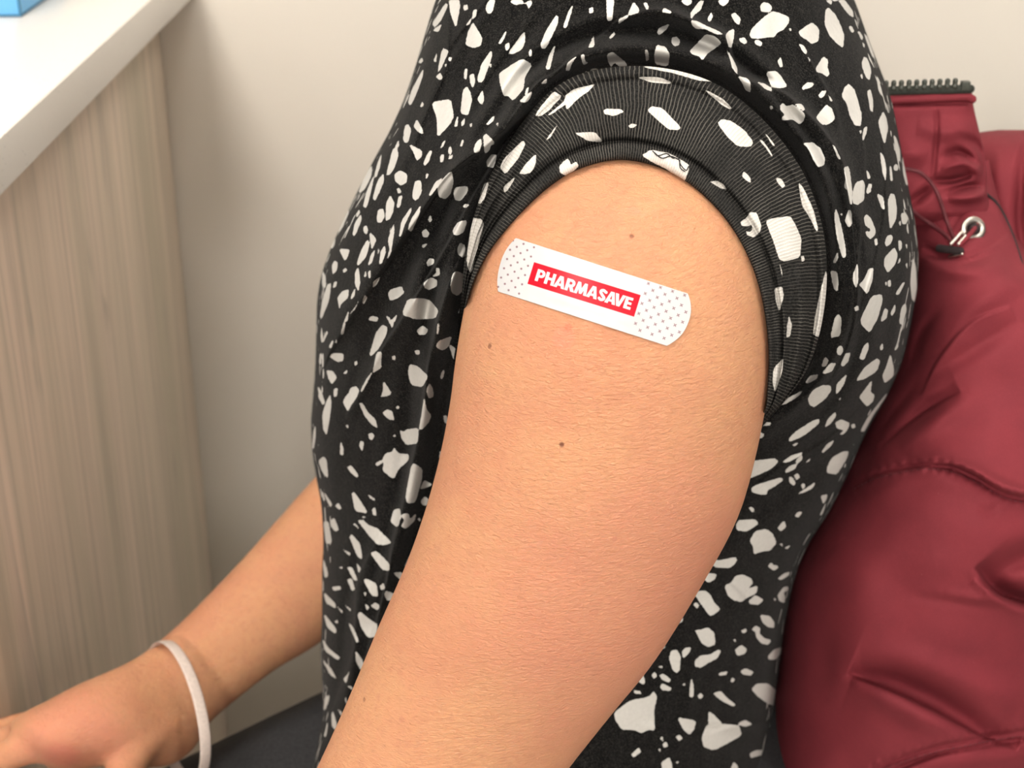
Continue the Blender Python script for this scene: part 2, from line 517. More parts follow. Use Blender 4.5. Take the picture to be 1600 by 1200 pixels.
M_EYE = simple_mat('eye_white', (0.75, 0.72, 0.68), 0.2, 0, 50, 0.03)
M_IRIS = simple_mat('brown_iris', (0.05, 0.025, 0.012), 0.15, 0, 200, 0.3)
def panel_mat(st):
    m = NT('lamp_diffuser', Roughness=0.6)
    f = m.noise(m.coord(), 40, 2)
    m.set('Base Color', c4(0.9, 0.9, 0.9))
    m.set('Emission Color', m.mix(f, LIGHT_COLOR, LIGHT_COLOR)); m.set('Emission Strength', st)
    return m.m
# ------------------------------------------------------------------ the print of the top: outlines of its pale chips
# each block: origin x, origin y, units per pixel, then chips as "x,y x,y ..." separated by ";"
CHIPS = [
(680, 0, 4, """85,0 150,0 155,40 130,175 95,80;175,35 200,30 205,60 180,65;325,20 350,-5 375,0 355,80 330,85 315,60;240,60 260,60 255,100 230,125;
190,160 230,110 215,150;235,140 260,180 295,240 285,285 240,300 190,280 205,200;395,270 445,190 440,220 410,275;435,280 460,265 465,300 445,320;
455,335 560,190 560,270 540,310 490,335;585,320 600,305 605,345 590,355;470,0 540,0 560,20 600,0 605,20 585,55 570,20 500,30 475,15;
660,275 690,200 755,95 770,105 765,150 690,305 665,300;800,170 830,80 860,30 850,80 820,175;690,430 715,340 750,280 740,330 715,435;960,55 985,45 990,75 965,85;
1070,-20 1120,-20 1105,130 1075,130;1205,90 1240,10 1275,60 1270,80 1215,95;1145,150 1150,120 1210,90 1200,110;1300,20 1320,15 1335,45 1325,65;1415,75 1430,50 1475,70 1475,85;
1085,240 1115,200 1125,215 1100,240;955,300 975,260 990,220 995,290;815,440 830,390 885,350 850,400 840,440;910,345 930,340 935,380 955,395 925,405;915,470 950,440 940,470;
960,470 975,430 1010,430 1040,450 1030,470;1075,340 1110,325 1190,390 1200,420 1165,425 1120,390 1100,420 1080,380;1310,310 1330,315 1335,370 1320,385;
1370,340 1385,280 1440,295 1465,340 1455,415 1375,400;1390,200 1400,175 1465,150 1440,190 1395,220;1480,235 1510,230 1530,255 1525,280 1495,290 1478,265;
400,460 440,430 545,365 605,405 560,480 550,560 485,630 460,600 430,600 405,520;265,490 290,400 350,315 355,350 300,510 270,515;185,430 200,430 195,495 180,490;
215,470 240,460 250,510 235,550 220,520;15,450 45,300 85,320 70,350 35,430;85,360 105,360 100,380 85,380;5,480 30,455 45,480 35,500 15,490;60,400 70,400 65,420;340,400 352,400 348,425;
160,690 175,560 200,540 220,580 230,630 205,720 165,710;-20,640 95,620 110,690 115,730 95,770 15,860 10,730 -10,680;265,620 295,560 305,620 295,655 275,640;
560,590 575,545 585,545 575,590;525,635 560,600 605,570 595,610 570,640;660,525 695,490 695,520;120,790 140,720 140,790;165,760 185,740 180,780 165,790;215,775 230,770 230,790 220,795;
320,775 370,720 365,755 330,780;380,770 395,765 390,790;155,910 170,870 178,880 165,920;240,940 255,890 285,865 290,900 275,950 250,955;
300,850 320,835 375,895 345,910 340,940 310,960 305,900;30,930 55,880 65,880 45,920;80,940 95,910 105,950 90,970;30,1000 35,970 55,965 50,1010 35,1015;85,980 110,965 105,990 85,995;
320,1010 350,965 385,970 365,1050 325,1040"""),
(600, 0, 4, """300,150 385,20 400,30 360,120 320,170;305,190 360,150 340,200;215,390 235,360 245,380 230,395;310,380 330,330 325,390;150,640 175,560 245,430 240,480 200,590 165,660;
225,670 240,635 250,660;120,870 130,790 150,775 170,810 150,890 130,890;185,790 205,745 240,810 245,840 210,820;70,920 90,875 95,910 75,930;15,1090 55,930 80,925 90,970 60,1060 30,1095;
155,900 235,940 235,980 205,1005 185,950;245,1020 285,940 300,945 280,1010 255,1035;65,1090 100,1065 145,1090 140,1140 105,1160 70,1130;185,1170 200,1130 230,1140 235,1200 210,1250 190,1220;260,1100 270,1080 268,1110"""),
(450, 200, 4, """445,390 475,310 525,230 520,300 480,380 450,405;540,300 560,220 585,160 575,240 550,310;470,490 490,400 540,290 520,390 490,500;530,440 560,330 595,285 600,330 570,400 545,455;
310,640 330,560 375,490 380,530 340,620 320,650;425,540 445,510 450,530 430,560;405,660 420,590 455,540 460,570 425,660 410,675;470,620 490,610 500,640 490,665 475,650;
555,560 565,510 595,505 605,550 585,590 560,590;510,650 540,680 550,700 525,760 515,700;265,740 280,690 295,690 290,730 275,755;320,755 385,760 375,800 355,830 335,790;
430,850 460,760 495,700 510,720 490,800 440,860;275,860 290,830 310,840 305,890 280,915;340,890 360,875 370,890 350,905;215,990 215,890 235,930 235,1000;280,1000 290,960 305,960 300,990;
420,900 440,870 450,960 440,1020 420,980;475,930 485,890 490,930;500,900 515,890 515,940 505,935;500,860 520,790 545,760 525,840;570,850 580,770 605,735 610,780 585,850;
620,820 635,760 625,700 660,600 665,640 640,790;200,1180 215,1080 245,980 270,970 255,1080 210,1190;310,1060 340,1020 380,1010 375,1060 330,1100 320,1130;395,1050 420,1000 415,1050 395,1070;
385,1165 430,1105 440,1080 420,1130;465,1090 480,1045 495,1060 475,1100;530,1000 535,960 575,930 560,970;350,1210 380,1140 370,1210;610,580 615,470 640,420 665,470 655,530 635,570;
680,490 690,430 715,420 700,490 685,500;695,675 710,580 770,495 770,520 725,610 705,680;750,630 770,570 830,480 820,540 770,650;680,380 695,375 710,400 690,410;
780,400 795,330 830,330 835,380 800,455 780,440;860,310 870,280 878,290 865,320;880,420 920,340 965,310 940,360 890,425;935,390 940,350 1020,265 1035,340 1015,410 985,445 945,430;
1035,400 1050,370 1120,365 1125,395 1080,455 1045,450;1185,470 1230,345 1255,340 1230,440 1200,475;1090,490 1110,475 1135,480 1110,500;875,575 890,545 900,570 890,590;
835,650 860,630 885,660 870,685 845,680;830,735 875,720 850,750;1030,640 1060,590 1120,575 1100,650 1060,670 1035,665;1060,760 1075,715 1105,735 1110,800 1090,810 1065,790;
865,840 885,815 915,820 910,850 875,865;925,870 945,880 950,920 900,930 915,915 930,910;845,970 890,935 930,950 930,990 880,1010 855,1000;1015,980 1030,910 1055,895 1110,920 1105,1000 1060,1050 1025,1030;
625,1040 640,1010 710,990 725,1030 690,1060 640,1080;720,1140 750,1070 840,1065 890,1080 940,1140 920,1190 800,1195 720,1170;1060,1160 1110,1060 1130,1070 1100,1150;
520,1175 565,1185 555,1210 500,1200;610,1170 640,1190 640,1230;650,1200 680,1165 670,1210;565,750 572,770 560,790;640,620 650,700 635,690"""),
(450, 500, 4, """215,130 240,70 250,75 220,140;255,170 275,130 285,130 270,175;295,140 305,115 305,150;330,90 350,10 360,20 345,90;195,270 200,210 210,210 205,280;260,230 280,208 345,210 345,255 310,262;
240,315 280,320 305,360 275,400 255,370;345,335 370,310 365,335;415,265 430,255 435,275 420,285;185,415 210,450 230,520 215,530 195,470;285,460 290,430 310,425 305,475 290,480;
215,590 240,510 265,465 270,530 255,640 240,720 220,680;345,510 360,480 385,450 390,425 425,415 445,440 430,480 395,530 375,570 350,530;510,215 550,80 590,30 620,45 615,90 565,180 520,225;
530,330 555,200 585,200 580,270 585,295 540,325;455,440 490,370 530,320 500,380 460,450;445,520 465,520 500,580 545,620 560,675 520,650 480,600;580,480 595,440 595,380 650,460 620,475;
590,580 620,560 650,570 665,625 630,620;675,545 690,535 697,550 680,557;650,225 670,225 670,250 655,248;790,190 820,190 825,215 800,215;805,65 840,35 875,60 860,90 820,92;
630,0 665,0 650,55;930,90 935,20 945,20 940,90;925,160 945,130 1025,100 1000,170 965,190 935,175;1005,150 1050,180 1045,270 1030,230;950,360 970,310 978,320 965,370;
750,330 760,275 810,290 875,350 840,420 770,405;865,440 885,395 905,430 910,480 880,490;820,680 840,560 850,480 865,560 895,595 880,640 835,685;970,600 990,595 1000,655 980,640;
700,690 725,700 740,685 815,675 810,770 740,780 710,740;655,725 670,715 675,735;502,715 520,705 540,720 525,750 510,745;360,660 375,655 380,680;
590,870 610,835 650,825 665,800 690,835 755,840 750,880 690,930 660,995 590,940 600,900;540,900 580,878 600,885 560,912;445,790 455,755 475,765 465,820;325,840 330,760 345,800 345,845;
150,800 160,700 170,660 172,720 160,805;190,880 220,855 240,870 250,990 215,950;370,920 395,910 440,970 430,985 390,950;735,1100 775,890 840,930 835,1000 795,1140 745,1145;
825,1060 850,1000 905,1030;830,1130 855,1105 880,1120 865,1160 840,1155;945,860 950,820 970,820 955,860;225,1075 275,1150 265,1170 235,1110;295,1160 315,1145 335,1175 320,1185;
500,1090 545,1120 540,1130 510,1110"""),
(480, 760, 2.729, """190,30 200,25 235,75 258,115 205,105;278,95 290,90 295,125 280,120;70,150 90,150 105,240 80,245;100,145 115,135 135,185 120,192 105,175;195,160 205,158 225,185;230,125 250,132 240,137;
215,145 240,145 260,165 300,180 330,210 360,240 330,250 300,248 260,205;355,150 370,100 395,95 400,130 385,175;400,120 430,115 440,140 465,115 455,150 420,180 400,170 415,145;470,140 480,135 482,150;
180,215 190,205 225,245 235,310 215,300;150,268 185,285 180,295;270,285 295,275 350,330 350,360 320,355;415,345 440,290 445,300 430,340;210,325 228,350 220,370;170,345 190,345 215,400 200,400;
365,370 400,365 410,380 400,400 385,385;70,310 90,380 75,390 68,340;105,430 140,425 145,438 115,445;170,395 190,395 203,440 190,445;240,400 250,393 295,415 302,470 275,465;310,425 325,412 332,435 315,442;
330,460 335,445 375,460 370,485 340,485;240,455 250,450 250,470;270,510 290,495 310,510 300,528;245,500 265,515 255,528;70,450 120,500 120,520 80,495;125,510 150,530 150,542;160,505 185,522 185,534;
70,540 125,610 120,628 85,600;215,545 225,535 270,570 300,590 295,640 260,645 230,600;175,580 195,600 220,660 210,665;65,650 90,690 140,730 130,740 75,700;205,700 235,740 243,770 230,785 210,750;
65,740 100,775 125,820 100,805;115,575 130,570 130,585;135,345 150,342 150,352;75,900 95,890 90,920 70,960;160,905 165,900 175,950;130,950 145,960 150,985;105,970 110,960 125,1010 125,1045 105,1020;
170,850 190,855 195,870;155,820 175,800 180,785 165,840"""),
(980, 0, 4, """335,0 400,-5 405,15 380,35 350,20;395,85 420,50 455,5 480,5 460,60 420,90 400,120;400,125 440,135 500,165 570,195 600,210 560,215 490,180 430,180 405,155;500,125 525,75 535,100 520,135;
565,0 640,-5 625,20 600,40 580,25;650,90 675,78 710,120 700,155 680,145 660,115;830,40 850,15 885,20 905,50 890,75 840,72;
765,215 780,180 850,110 910,72 950,80 1015,110 1005,150 975,185 935,205 920,230 860,235 830,240 775,240;700,240 735,235 750,265 735,275 705,260;795,255 820,250 845,270 835,288 805,280;1010,178 1028,182 1020,195;
1070,200 1110,170 1155,140 1200,180 1195,255 1155,275 1110,240 1085,225;1240,60 1260,50 1300,90 1330,150 1355,220 1350,298 1310,270 1260,215 1235,150;1240,0 1280,0 1275,30;
1320,0 1360,0 1410,70 1415,110 1385,90 1345,40;1385,170 1400,160 1420,195 1405,205;1440,195 1455,200 1475,235 1465,250;1480,210 1500,230 1550,370 1530,350;1470,265 1485,280 1480,300;
615,220 635,195 670,180 665,240 650,300 635,290;390,320 440,270 490,215 545,225 590,270 550,300 505,330 470,375 450,350 410,340;620,310 650,350 685,420 690,465 655,420 645,370;
690,475 750,490 770,515 770,580 740,560 715,510;810,510 860,525 900,550 905,570 870,560;870,450 930,445 960,475 1000,540 960,550 905,545 885,500;1090,550 1125,515 1170,520 1150,545 1100,560;
940,385 960,355 972,415 955,420;1075,275 1100,285 1125,320 1115,340 1085,300;1125,350 1145,375 1140,385;1180,425 1225,355 1255,375 1250,420 1265,460 1250,480 1215,455 1185,450;
1195,600 1215,570 1245,565 1230,600 1210,615;1255,590 1285,630 1270,632;955,660 975,645 990,665 1040,655 1110,710 1105,750 1080,775 1030,745 970,752 965,735 990,715 960,690;
1050,650 1090,650 1110,680 1105,690 1070,675;890,665 905,660 912,680 897,685;1180,735 1215,690 1245,655 1280,680 1300,745 1250,780 1215,775;
1340,600 1360,545 1385,525 1420,560 1445,640 1465,720 1460,785 1425,785 1390,720 1375,650;1465,400 1480,355 1500,365 1525,440 1515,500 1490,480;1455,470 1470,460 1470,495;
1500,570 1520,560 1535,620 1535,700 1520,690;1560,480 1575,500 1590,600 1570,560;1450,815 1465,815 1460,840;1470,860 1480,800 1500,790 1495,830 1475,880;
1100,895 1160,890 1210,930 1235,990 1230,1030 1195,1045 1160,990 1135,930;1280,900 1300,920 1335,1000 1320,990"""),
(1240, 150, 4, """530,160 560,95 580,140 590,200 570,300 555,260 540,210;625,245 640,260 665,340 665,410 650,400 635,310;540,350 560,370 580,450 575,535 555,470;625,440 640,425 655,440 650,465 630,465;
600,440 610,440 620,530 605,530;680,370 700,440 720,540 705,560 685,480;315,445 345,440 365,580 365,680 350,670 340,590 318,575 325,520;370,600 390,540 435,525 445,560 440,650 400,680 370,670;
455,465 470,480 480,510 465,520;455,590 470,550 490,550 480,600 460,612;520,610 560,630 570,710 550,700;590,660 605,610 630,615 645,700 640,770 605,835 595,760;670,735 700,730 718,765 700,800 680,800;
655,790 668,780 668,815;320,780 345,710 360,720 365,800 345,820;440,760 455,740 480,760 510,830 510,865 480,895 455,870 450,845 475,850 485,835 450,810;505,895 520,890 525,930 510,935;
570,920 585,875 610,868 620,885 605,925 580,940;655,900 675,910 675,950 660,970;565,1060 570,1010 630,945 650,990 635,1050 590,1105;650,1050 665,1010 668,1030;700,930 710,925 708,955;700,1050 710,1045 710,1080;
735,1100 745,1010 765,1080 770,1200 760,1290 740,1270 730,1180;245,1040 275,975 280,1010 260,1045;255,750 265,700 295,800 325,950 325,1010 305,1010 270,880;290,735 305,735 300,750"""),
(1100, 300, 4, """930,520 960,440 965,560 950,600 935,570;970,580 1000,550 1030,480 1060,475 1050,560 1020,640 990,600;790,490 830,500 840,570 835,625 810,600;940,720 960,710 970,735 945,745;
1130,570 1140,560 1142,590;1148,560 1165,548 1168,590 1150,590;1195,640 1240,570 1255,565 1220,640;980,790 1050,650 1110,640 1115,680 1085,790 1035,880 985,830;
1105,800 1130,725 1150,740 1140,790 1110,810;1165,760 1195,700 1195,740 1175,775;1220,820 1235,720 1260,695 1265,740 1240,830;790,910 820,780 840,765 860,790 850,900;
830,990 840,965 860,960 870,990 855,1020 835,1015;735,1090 755,1030 780,1050 760,1090;740,1130 790,1070 825,1070 800,1120 760,1135;855,1080 885,1010 915,1005 900,1060 870,1090;
970,1040 1000,960 1025,940 1030,970 1000,1050;1100,970 1115,945 1120,980 1105,990;1190,990 1205,950 1215,965 1200,985;950,1180 1000,1100 1080,1040 1100,1055 1080,1120 1000,1170;
1115,1150 1145,1080 1165,1010 1185,1100 1185,1150 1130,1195"""),
(1100, 500, 4, """635,390 660,350 715,340 700,370 650,395;830,400 895,335 870,410 825,470;650,490 680,440 740,408 790,410 795,440 760,490 690,545 660,530;
970,480 1010,430 1050,375 1040,450 1065,470 1055,510 1020,540 995,515;470,530 540,480 620,440 590,475 510,525;840,495 855,485 850,500;365,515 390,510 385,530;755,670 775,620 820,575 825,600 790,650;
820,640 860,622 910,645 900,680 870,715 850,715 875,690 830,675;920,655 940,648 948,670 925,678;980,690 1030,600 1140,460 1145,470 1060,590 1000,700;530,745 570,700 680,630 720,620 720,645 620,725 535,760;
550,780 590,765 570,790;330,640 410,638 425,655 340,665;315,725 350,700 378,715 360,740 330,740;285,800 330,795 300,808;735,825 770,775 815,750 790,790 745,830;490,890 540,850 620,825 600,850 520,890;
570,885 610,840 615,870 585,898;505,945 540,910 580,900 570,930 515,955;265,910 310,880 440,865 465,885 420,930 300,985 240,985;630,895 665,862 660,880;770,920 800,860 870,822 905,822 890,870 830,965 770,955;
530,985 545,980 575,1020 560,1035 535,1015;562,970 585,958 600,980 580,1000;605,1035 620,1020 635,1035 620,1055;295,1050 330,1030 480,985 495,1000 440,1040 395,1065 390,1090 350,1090 300,1075;
590,1085 650,1045 695,1015 680,1050 620,1080;730,1100 770,1090 765,1120 745,1150;280,1175 300,1168 320,1195 300,1200;325,600 350,590 510,400 515,430 400,570 340,630"""),
(1100, 800, 3, """150,60 165,38 240,35 255,55 200,92 155,85;345,75 375,40 385,70 360,90;425,20 440,0 460,0 445,25;215,135 240,90 290,80 320,100 340,145 310,180 270,185 235,197 230,160"""),
(960, 840, 3.334, """860,35 875,30 875,45;885,55 915,40 905,58;512,125 530,115 545,120 630,102 640,120 605,158 530,155 515,145;800,150 815,130 830,145 845,145 855,155 830,172;850,215 880,190 912,178 910,195 870,220;
575,250 610,235 630,200 670,193 715,215 720,240 690,270 745,250 740,290 695,310 660,335 620,325 590,300;700,330 735,300 778,325 750,350 705,345;850,300 880,260 905,255 905,275 880,285 890,310 885,340 860,330;
830,315 845,320 835,330;450,205 480,185 530,190 525,215 490,235;435,245 450,245 445,262;415,290 445,278 475,278 500,300 520,340 550,370 540,385 500,410 480,385 445,335;412,350 425,337 440,350 432,370;
275,480 300,450 325,410 360,420 350,440;420,482 455,480 485,468 520,495 525,555 490,570 455,550 435,510;760,402 810,410 832,440 832,470 800,465 770,440;
715,480 735,460 760,470 755,500 780,525 818,535 800,558 765,550 740,520 735,490;660,485 685,475 690,490 670,498;615,535 630,530 635,545;800,620 830,585 872,572 868,600 840,635 805,635;
628,585 660,560 690,580 680,605 640,615;285,630 295,590 325,585 345,620 340,690 325,705 305,690;350,595 370,575 400,572 390,600 360,628;420,640 450,615 500,610 540,585 555,590 535,630 490,650 450,678 420,670;
225,565 245,535 265,575 245,580;205,600 235,590 225,605;225,670 250,668 250,682;110,740 145,690 160,755 150,765;195,715 210,700 222,720 205,735;232,715 255,710 295,740 285,755 250,740;
238,775 250,760 298,785 290,798 250,795;545,705 590,697 580,715 545,718;655,695 685,682 725,700 710,718 670,712;605,745 615,730 628,740 615,755;390,830 400,730 412,770 412,830;355,768 365,757 370,775;
435,820 450,810 462,825 450,840 438,835;512,812 555,800 580,830 630,870 620,880 560,850;715,790 740,762 800,760 845,800 838,875 800,865 745,825;95,795 135,800 140,815 105,810;
0,910 80,850 180,830 205,800 222,830 205,900 210,1005 180,1000 140,1018 100,1000 40,1000 5,950;328,937 425,955 415,1000 390,1027 360,1000;490,970 490,905 520,925 565,975 520,980;640,970 680,950 720,972 680,985;
455,1045 480,975 560,970 650,980 662,1030 600,1065 520,1108 465,1090;705,1125 740,1108 782,1108 770,1130 710,1148;88,1130 125,1095 140,1115 100,1145;320,1035 340,1028 355,1048 335,1058;235,1045 250,1035 255,1062;
250,1075 270,1065 280,1085 260,1095;228,1100 240,1098 238,1118;245,1170 285,1145 300,1180 300,1220 250,1220;320,1170 335,1165 330,1178;605,1210 620,1170 640,1185 645,1210;760,1210 785,1185 800,1210"""),
]
CUFF_CHIPS = [
(980, 0, 4, """65,485 100,480 200,482 280,515 260,525 150,515;125,690 150,665 220,675 340,800 320,812 260,810 200,760;5,785 30,772 65,780 40,800 15,800;565,770 590,745 650,755 740,820 790,890 770,917 690,915 620,850;
820,870 850,880 910,970 905,980 870,930;860,835 880,850 925,910 915,915;480,560 520,575 600,620 655,675 640,683 590,655;940,815 975,820 1000,860 980,865;715,1100 730,1070 770,1110 775,1145 745,1130;
925,1110 960,1115 990,1160 970,1175 945,1150;515,1135 560,1130 600,1150 625,1185 590,1180 540,1150;90,970 150,935 270,960 390,1030 380,1080 355,1140 250,1060 150,1010;
1000,860 1040,900 1110,1010 1160,1130 1190,1200 1160,1180 1090,1060 1020,930;80,415 200,410 350,440 500,490 540,510 450,505 300,460"""),
(680, 0, 4, """625,725 640,690 740,570 795,600 700,700 660,725;700,720 800,640 820,590 870,555 1000,525 960,570 900,610 820,690 815,650 720,720;1050,690 1070,680 1160,682 1180,700 1120,725 1060,715;
870,830 920,828 1000,825 1045,880 1030,890 950,880;775,1040 800,1010 830,990 850,1030 880,1010 900,1035 860,1075 820,1100 780,1080;680,890 770,770 720,860;405,1050 430,990 550,875 565,900 520,990 440,1090;
525,1085 560,1030 630,960 630,1020 600,1080 550,1090;425,1170 500,1105 480,1150 430,1200"""),
(450, 200, 4, """1115,820 1150,560 1210,570 1225,600 1180,760 1145,910 1125,880;1185,470 1230,345 1255,340 1230,440 1200,475;1345,380 1420,305 1380,380 1355,405"""),
(1240, 150, 4, "30,540 60,570 120,700 155,830 145,850 100,760 50,680"),
(1100, 300, 4, """385,180 420,165 540,150 570,200 610,290 600,410 500,435 470,420 430,300;225,190 262,165 290,125 330,130 360,210 350,250 310,285 270,270 262,245 285,250 300,240 300,205 270,215 235,210;
605,400 625,400 630,430 610,435;440,600 490,590 500,650 470,750 450,690;530,770 550,830 540,900 515,910 520,830;760,490 770,520 765,700 720,910 680,890 690,800 720,650;470,440 490,500 490,540;
430,1190 440,1100 495,1035 490,1100"""),
(1100, 500, 4, "430,330 440,295 495,240 490,320 445,455 430,400"),
]

def parse_chips(blocks):
    out = []
    for ox, oy, s, txt in blocks:
        for c in txt.replace('\n', '').split(';'):
            c = c.strip()
            if not c: continue
            P = np.array([[float(v) for v in q.split(',')] for q in c.split()])
            out.append(P / s + (ox, oy))
    return out

def soften(P, it=1):
    """cut the corners of an outline once (Chaikin) so chips look printed, not faceted"""
    for _ in range(it):
        Q = np.roll(P, -1, 0)
        P = np.stack([P * 0.86 + Q * 0.14, P * 0.14 + Q * 0.86], 1).reshape(-1, 2)
    return P

def random_chips(x0, x1, y0, y1, seed, density=1 / 1500.0):
    r = np.random.RandomState(seed); out = []
    for _ in range(int((x1 - x0) * (y1 - y0) * density)):
        cx, cy = r.uniform(x0, x1), r.uniform(y0, y1)
        size = r.choice([3, 6, 10, 16, 22], p=[.3, .28, .22, .13, .07])
        n = r.randint(4, 8); th = np.sort(r.uniform(0, 2 * math.pi, n)); a = r.uniform(0, math.pi); el = r.uniform(1.0, 2.4)
        rad = size * r.uniform(0.6, 1.1, n)
        X, Y = rad * np.cos(th) * el ** .5, rad * np.sin(th) / el ** .5
        out.append(np.stack([cx + X * math.cos(a) - Y * math.sin(a), cy + X * math.sin(a) + Y * math.cos(a)], 1))
    return out

def chip_field(X, Y, chips, cap=8.0):
    """smallest signed distance to any chip outline, in print units"""
    shp = X.shape; X = X.ravel(); Y = Y.ravel()
    D = np.full(X.shape, cap)
    order = np.argsort(Y); Ys = Y[order]
    for P in chips:
        P = soften(P)
        lo = P.min(0) - cap; hi = P.max(0) + cap
        a, b = np.searchsorted(Ys, [lo[1], hi[1]])
        idx = order[a:b]
        idx = idx[(X[idx] > lo[0]) & (X[idx] < hi[0])]
        if len(idx) == 0: continue
        D[idx] = np.minimum(D[idx], poly_sd(X[idx], Y[idx], P))
    return D.reshape(shp)
# ------------------------------------------------------------------ the room
WALL_Y = 1.40
XL, XR, YN, ZC = -2.1, 2.1, -3.3, 2.60
def struct(name, *a, **k):
    return tag(box(name, *a, **k), kind='structure')
struct('floor', XL - .1, XR + .1, YN - .1, WALL_Y + .1, -0.1, 0, M_FLOOR)
struct('ceiling', XL - .1, XR + .1, YN - .1, WALL_Y + .1, ZC, ZC + .1, M_CEIL)
struct('wall_back', XL - .1, XR + .1, WALL_Y, WALL_Y + .1, 0, ZC, M_WALL)

for i, (x, y, sx, sy, st) in enumerate(PANELS):
    e = empty('ceiling_light', (x, y, ZC), ['white ceiling light panel above the worktop and the seated person', 'white ceiling light panel on the jacket side of the room'][i], 'ceiling light', 'ceiling light panels')
    h = 0.03
    fr = [box_geo(x - sx / 2 - .03, x + sx / 2 + .03, y - sy / 2 - .03, y - sy / 2, ZC - h, ZC), box_geo(x - sx / 2 - .03, x + sx / 2 + .03, y + sy / 2, y + sy / 2 + .03, ZC - h, ZC),
          box_geo(x - sx / 2 - .03, x - sx / 2, y - sy / 2, y + sy / 2, ZC - h, ZC), box_geo(x + sx / 2, x + sx / 2 + .03, y - sy / 2, y + sy / 2, ZC - h, ZC)]
    link(mesh_parts('frame', fr, smooth=False), 'frame', M_FRAME, e)
    box('diffuser', x - sx / 2, x + sx / 2, y - sy / 2, y + sy / 2, ZC - 0.022, ZC - 0.004, panel_mat(st), e)

for i, (x, y, z, r, st) in enumerate(ADDED_GLOBES):
    e = empty('pendant_lamp', (x, y, z), ['frosted globe pendant on the counter side of the row', 'frosted globe pendant in the middle of the row of three', 'frosted globe pendant on the jacket side of the row'][i], 'lamp', 'globe pendants in a row')
    ang = np.linspace(0.03, math.pi - 0.03, 24); az = np.linspace(0, 2 * math.pi, 36, endpoint=False)
    GVs = np.array([np.stack([x + r * math.sin(a_) * np.cos(az), y + r * math.sin(a_) * np.sin(az), np.full(36, z + r * math.cos(a_))], -1) for a_ in ang])
    V, Q, T = tube_geo(GVs)
    link(mesh_from('globe', V, Q, tris=T), 'globe', panel_mat(st), e)
    V, Q, T = spline_tube([(x, y, z + r - .002), (x, y, z + r + .05)], [.035, .025], seg=24, n=6)
    link(mesh_from('lamp_cap', V, Q, tris=T), 'lamp_cap', M_STEEL, e)
    V, Q, T = spline_tube([(x, y, z + r + .05), (x, y, (z + r + ZC) / 2), (x, y, ZC - .01)], .003, seg=8)
    link(mesh_from('lamp_cord', V, Q, tris=T), 'lamp_cord', M_PLASTIC, e)
    V, Q, T = spline_tube([(x, y, ZC - .024), (x, y, ZC - .002)], [.05, .055], seg=24, n=5)
    link(mesh_from('ceiling_cup', V, Q, tris=T), 'ceiling_cup', M_STEEL, e)

# counter: worktop on a panelled cabinet
CT0, CT1, CX = 0.913, 0.943, -0.285
wt = box('worktop', -1.75, CX, 0.745, WALL_Y - .001, CT0, CT1, M_QUARTZ, bevel=0.0012)
tag(wt, 'white speckled stone worktop with a square edge above the wood panel', 'worktop')
cab = empty('cabinet', (-1.0, 0.95, 0), 'greyish wood-grain counter cabinet under the white worktop', 'cabinet')
box('end_panel', CX - 0.053, CX - 0.035, 0.775, WALL_Y - .001, 0.0, CT0 - .0005, M_WOOD, cab, bevel=0.0008)
box('front_panel', -1.70, CX - 0.053, 0.775, 0.793, 0.08, CT0 - .0005, M_WOOD, cab, bevel=0.0008)
box('back_panel', -1.70, CX - 0.053, WALL_Y - 0.02, WALL_Y - 0.002, 0.0, CT0 - .0005, M_WOOD, cab)
box('plinth', -1.70, CX - 0.053, 0.83, 0.848, 0.0, 0.08, M_DARK, cab)
for k in range(2):
    x0 = -1.69 + k * 0.675
    d_ = box('door', x0, x0 + 0.665, 0.756, 0.774, 0.09, CT0 - 0.006, M_WOOD, cab, bevel=0.0015)
    V, Q, T = spline_tube([(x0 + 0.60, 0.756, 0.70), (x0 + 0.60, 0.731, 0.70), (x0 + 0.60, 0.726, 0.71), (x0 + 0.60, 0.726, 0.83), (x0 + 0.60, 0.731, 0.84), (x0 + 0.60, 0.756, 0.84)], 0.005)
    link(mesh_from('handle', V, Q, tris=T), 'handle', M_METAL, d_)

# blue carton at the back of the worktop
bx0, bx1, by0, by1, bz0 = -0.60, -0.3675, 1.158, 1.290, CT1
ct = empty('blue_box', ((bx0 + bx1) / 2, (by0 + by1) / 2, CT1), 'small bright blue cardboard box standing on the white worktop', 'box')
bd = box('carton', bx0, bx1, by0, by1, bz0, bz0 + 0.085, M_BLUE, ct, bevel=0.0012)
box('lid_flap', bx0 + .002, bx1 - .002, by0 + .002, by1 - .002, bz0 + 0.085, bz0 + 0.0858, M_BLUE2, ct)
V, Q, T = spline_tube([((bx0 + bx1) / 2 - .06, (by0 + by1) / 2, bz0 + .0862), ((bx0 + bx1) / 2, (by0 + by1) / 2 - .012, bz0 + .0862), ((bx0 + bx1) / 2 + .06, (by0 + by1) / 2, bz0 + .0862)], 0.0012, flat=(6, 1))
link(mesh_from('opening', V, Q, tris=T), 'opening', M_DARK, ct)
V, Q, T = spline_tube([(bx1 - .0003, by0 + .0003, bz0 + .002), (bx1 - .0003, by0 + .0003, bz0 + .083)], 0.0011, seg=8)
link(mesh_from('corner_crease', V, Q, tris=T), 'corner_crease', M_BLUE2, ct)
V, Q, T = merge_geo([spline_tube([(bx0 + .002, by0, bz0 + .0011), (bx1, by0, bz0 + .0011)], 0.0010, seg=8), spline_tube([(bx1, by0, bz0 + .0011), (bx1, by1 - .002, bz0 + .0011)], 0.0010, seg=8)])
link(mesh_from('base_crease', V, Q, tris=T), 'base_crease', M_BLUE2, ct)
# ------------------------------------------------------------------ the person: body
Y0 = 0.80                                     # mid-plane of the trunk
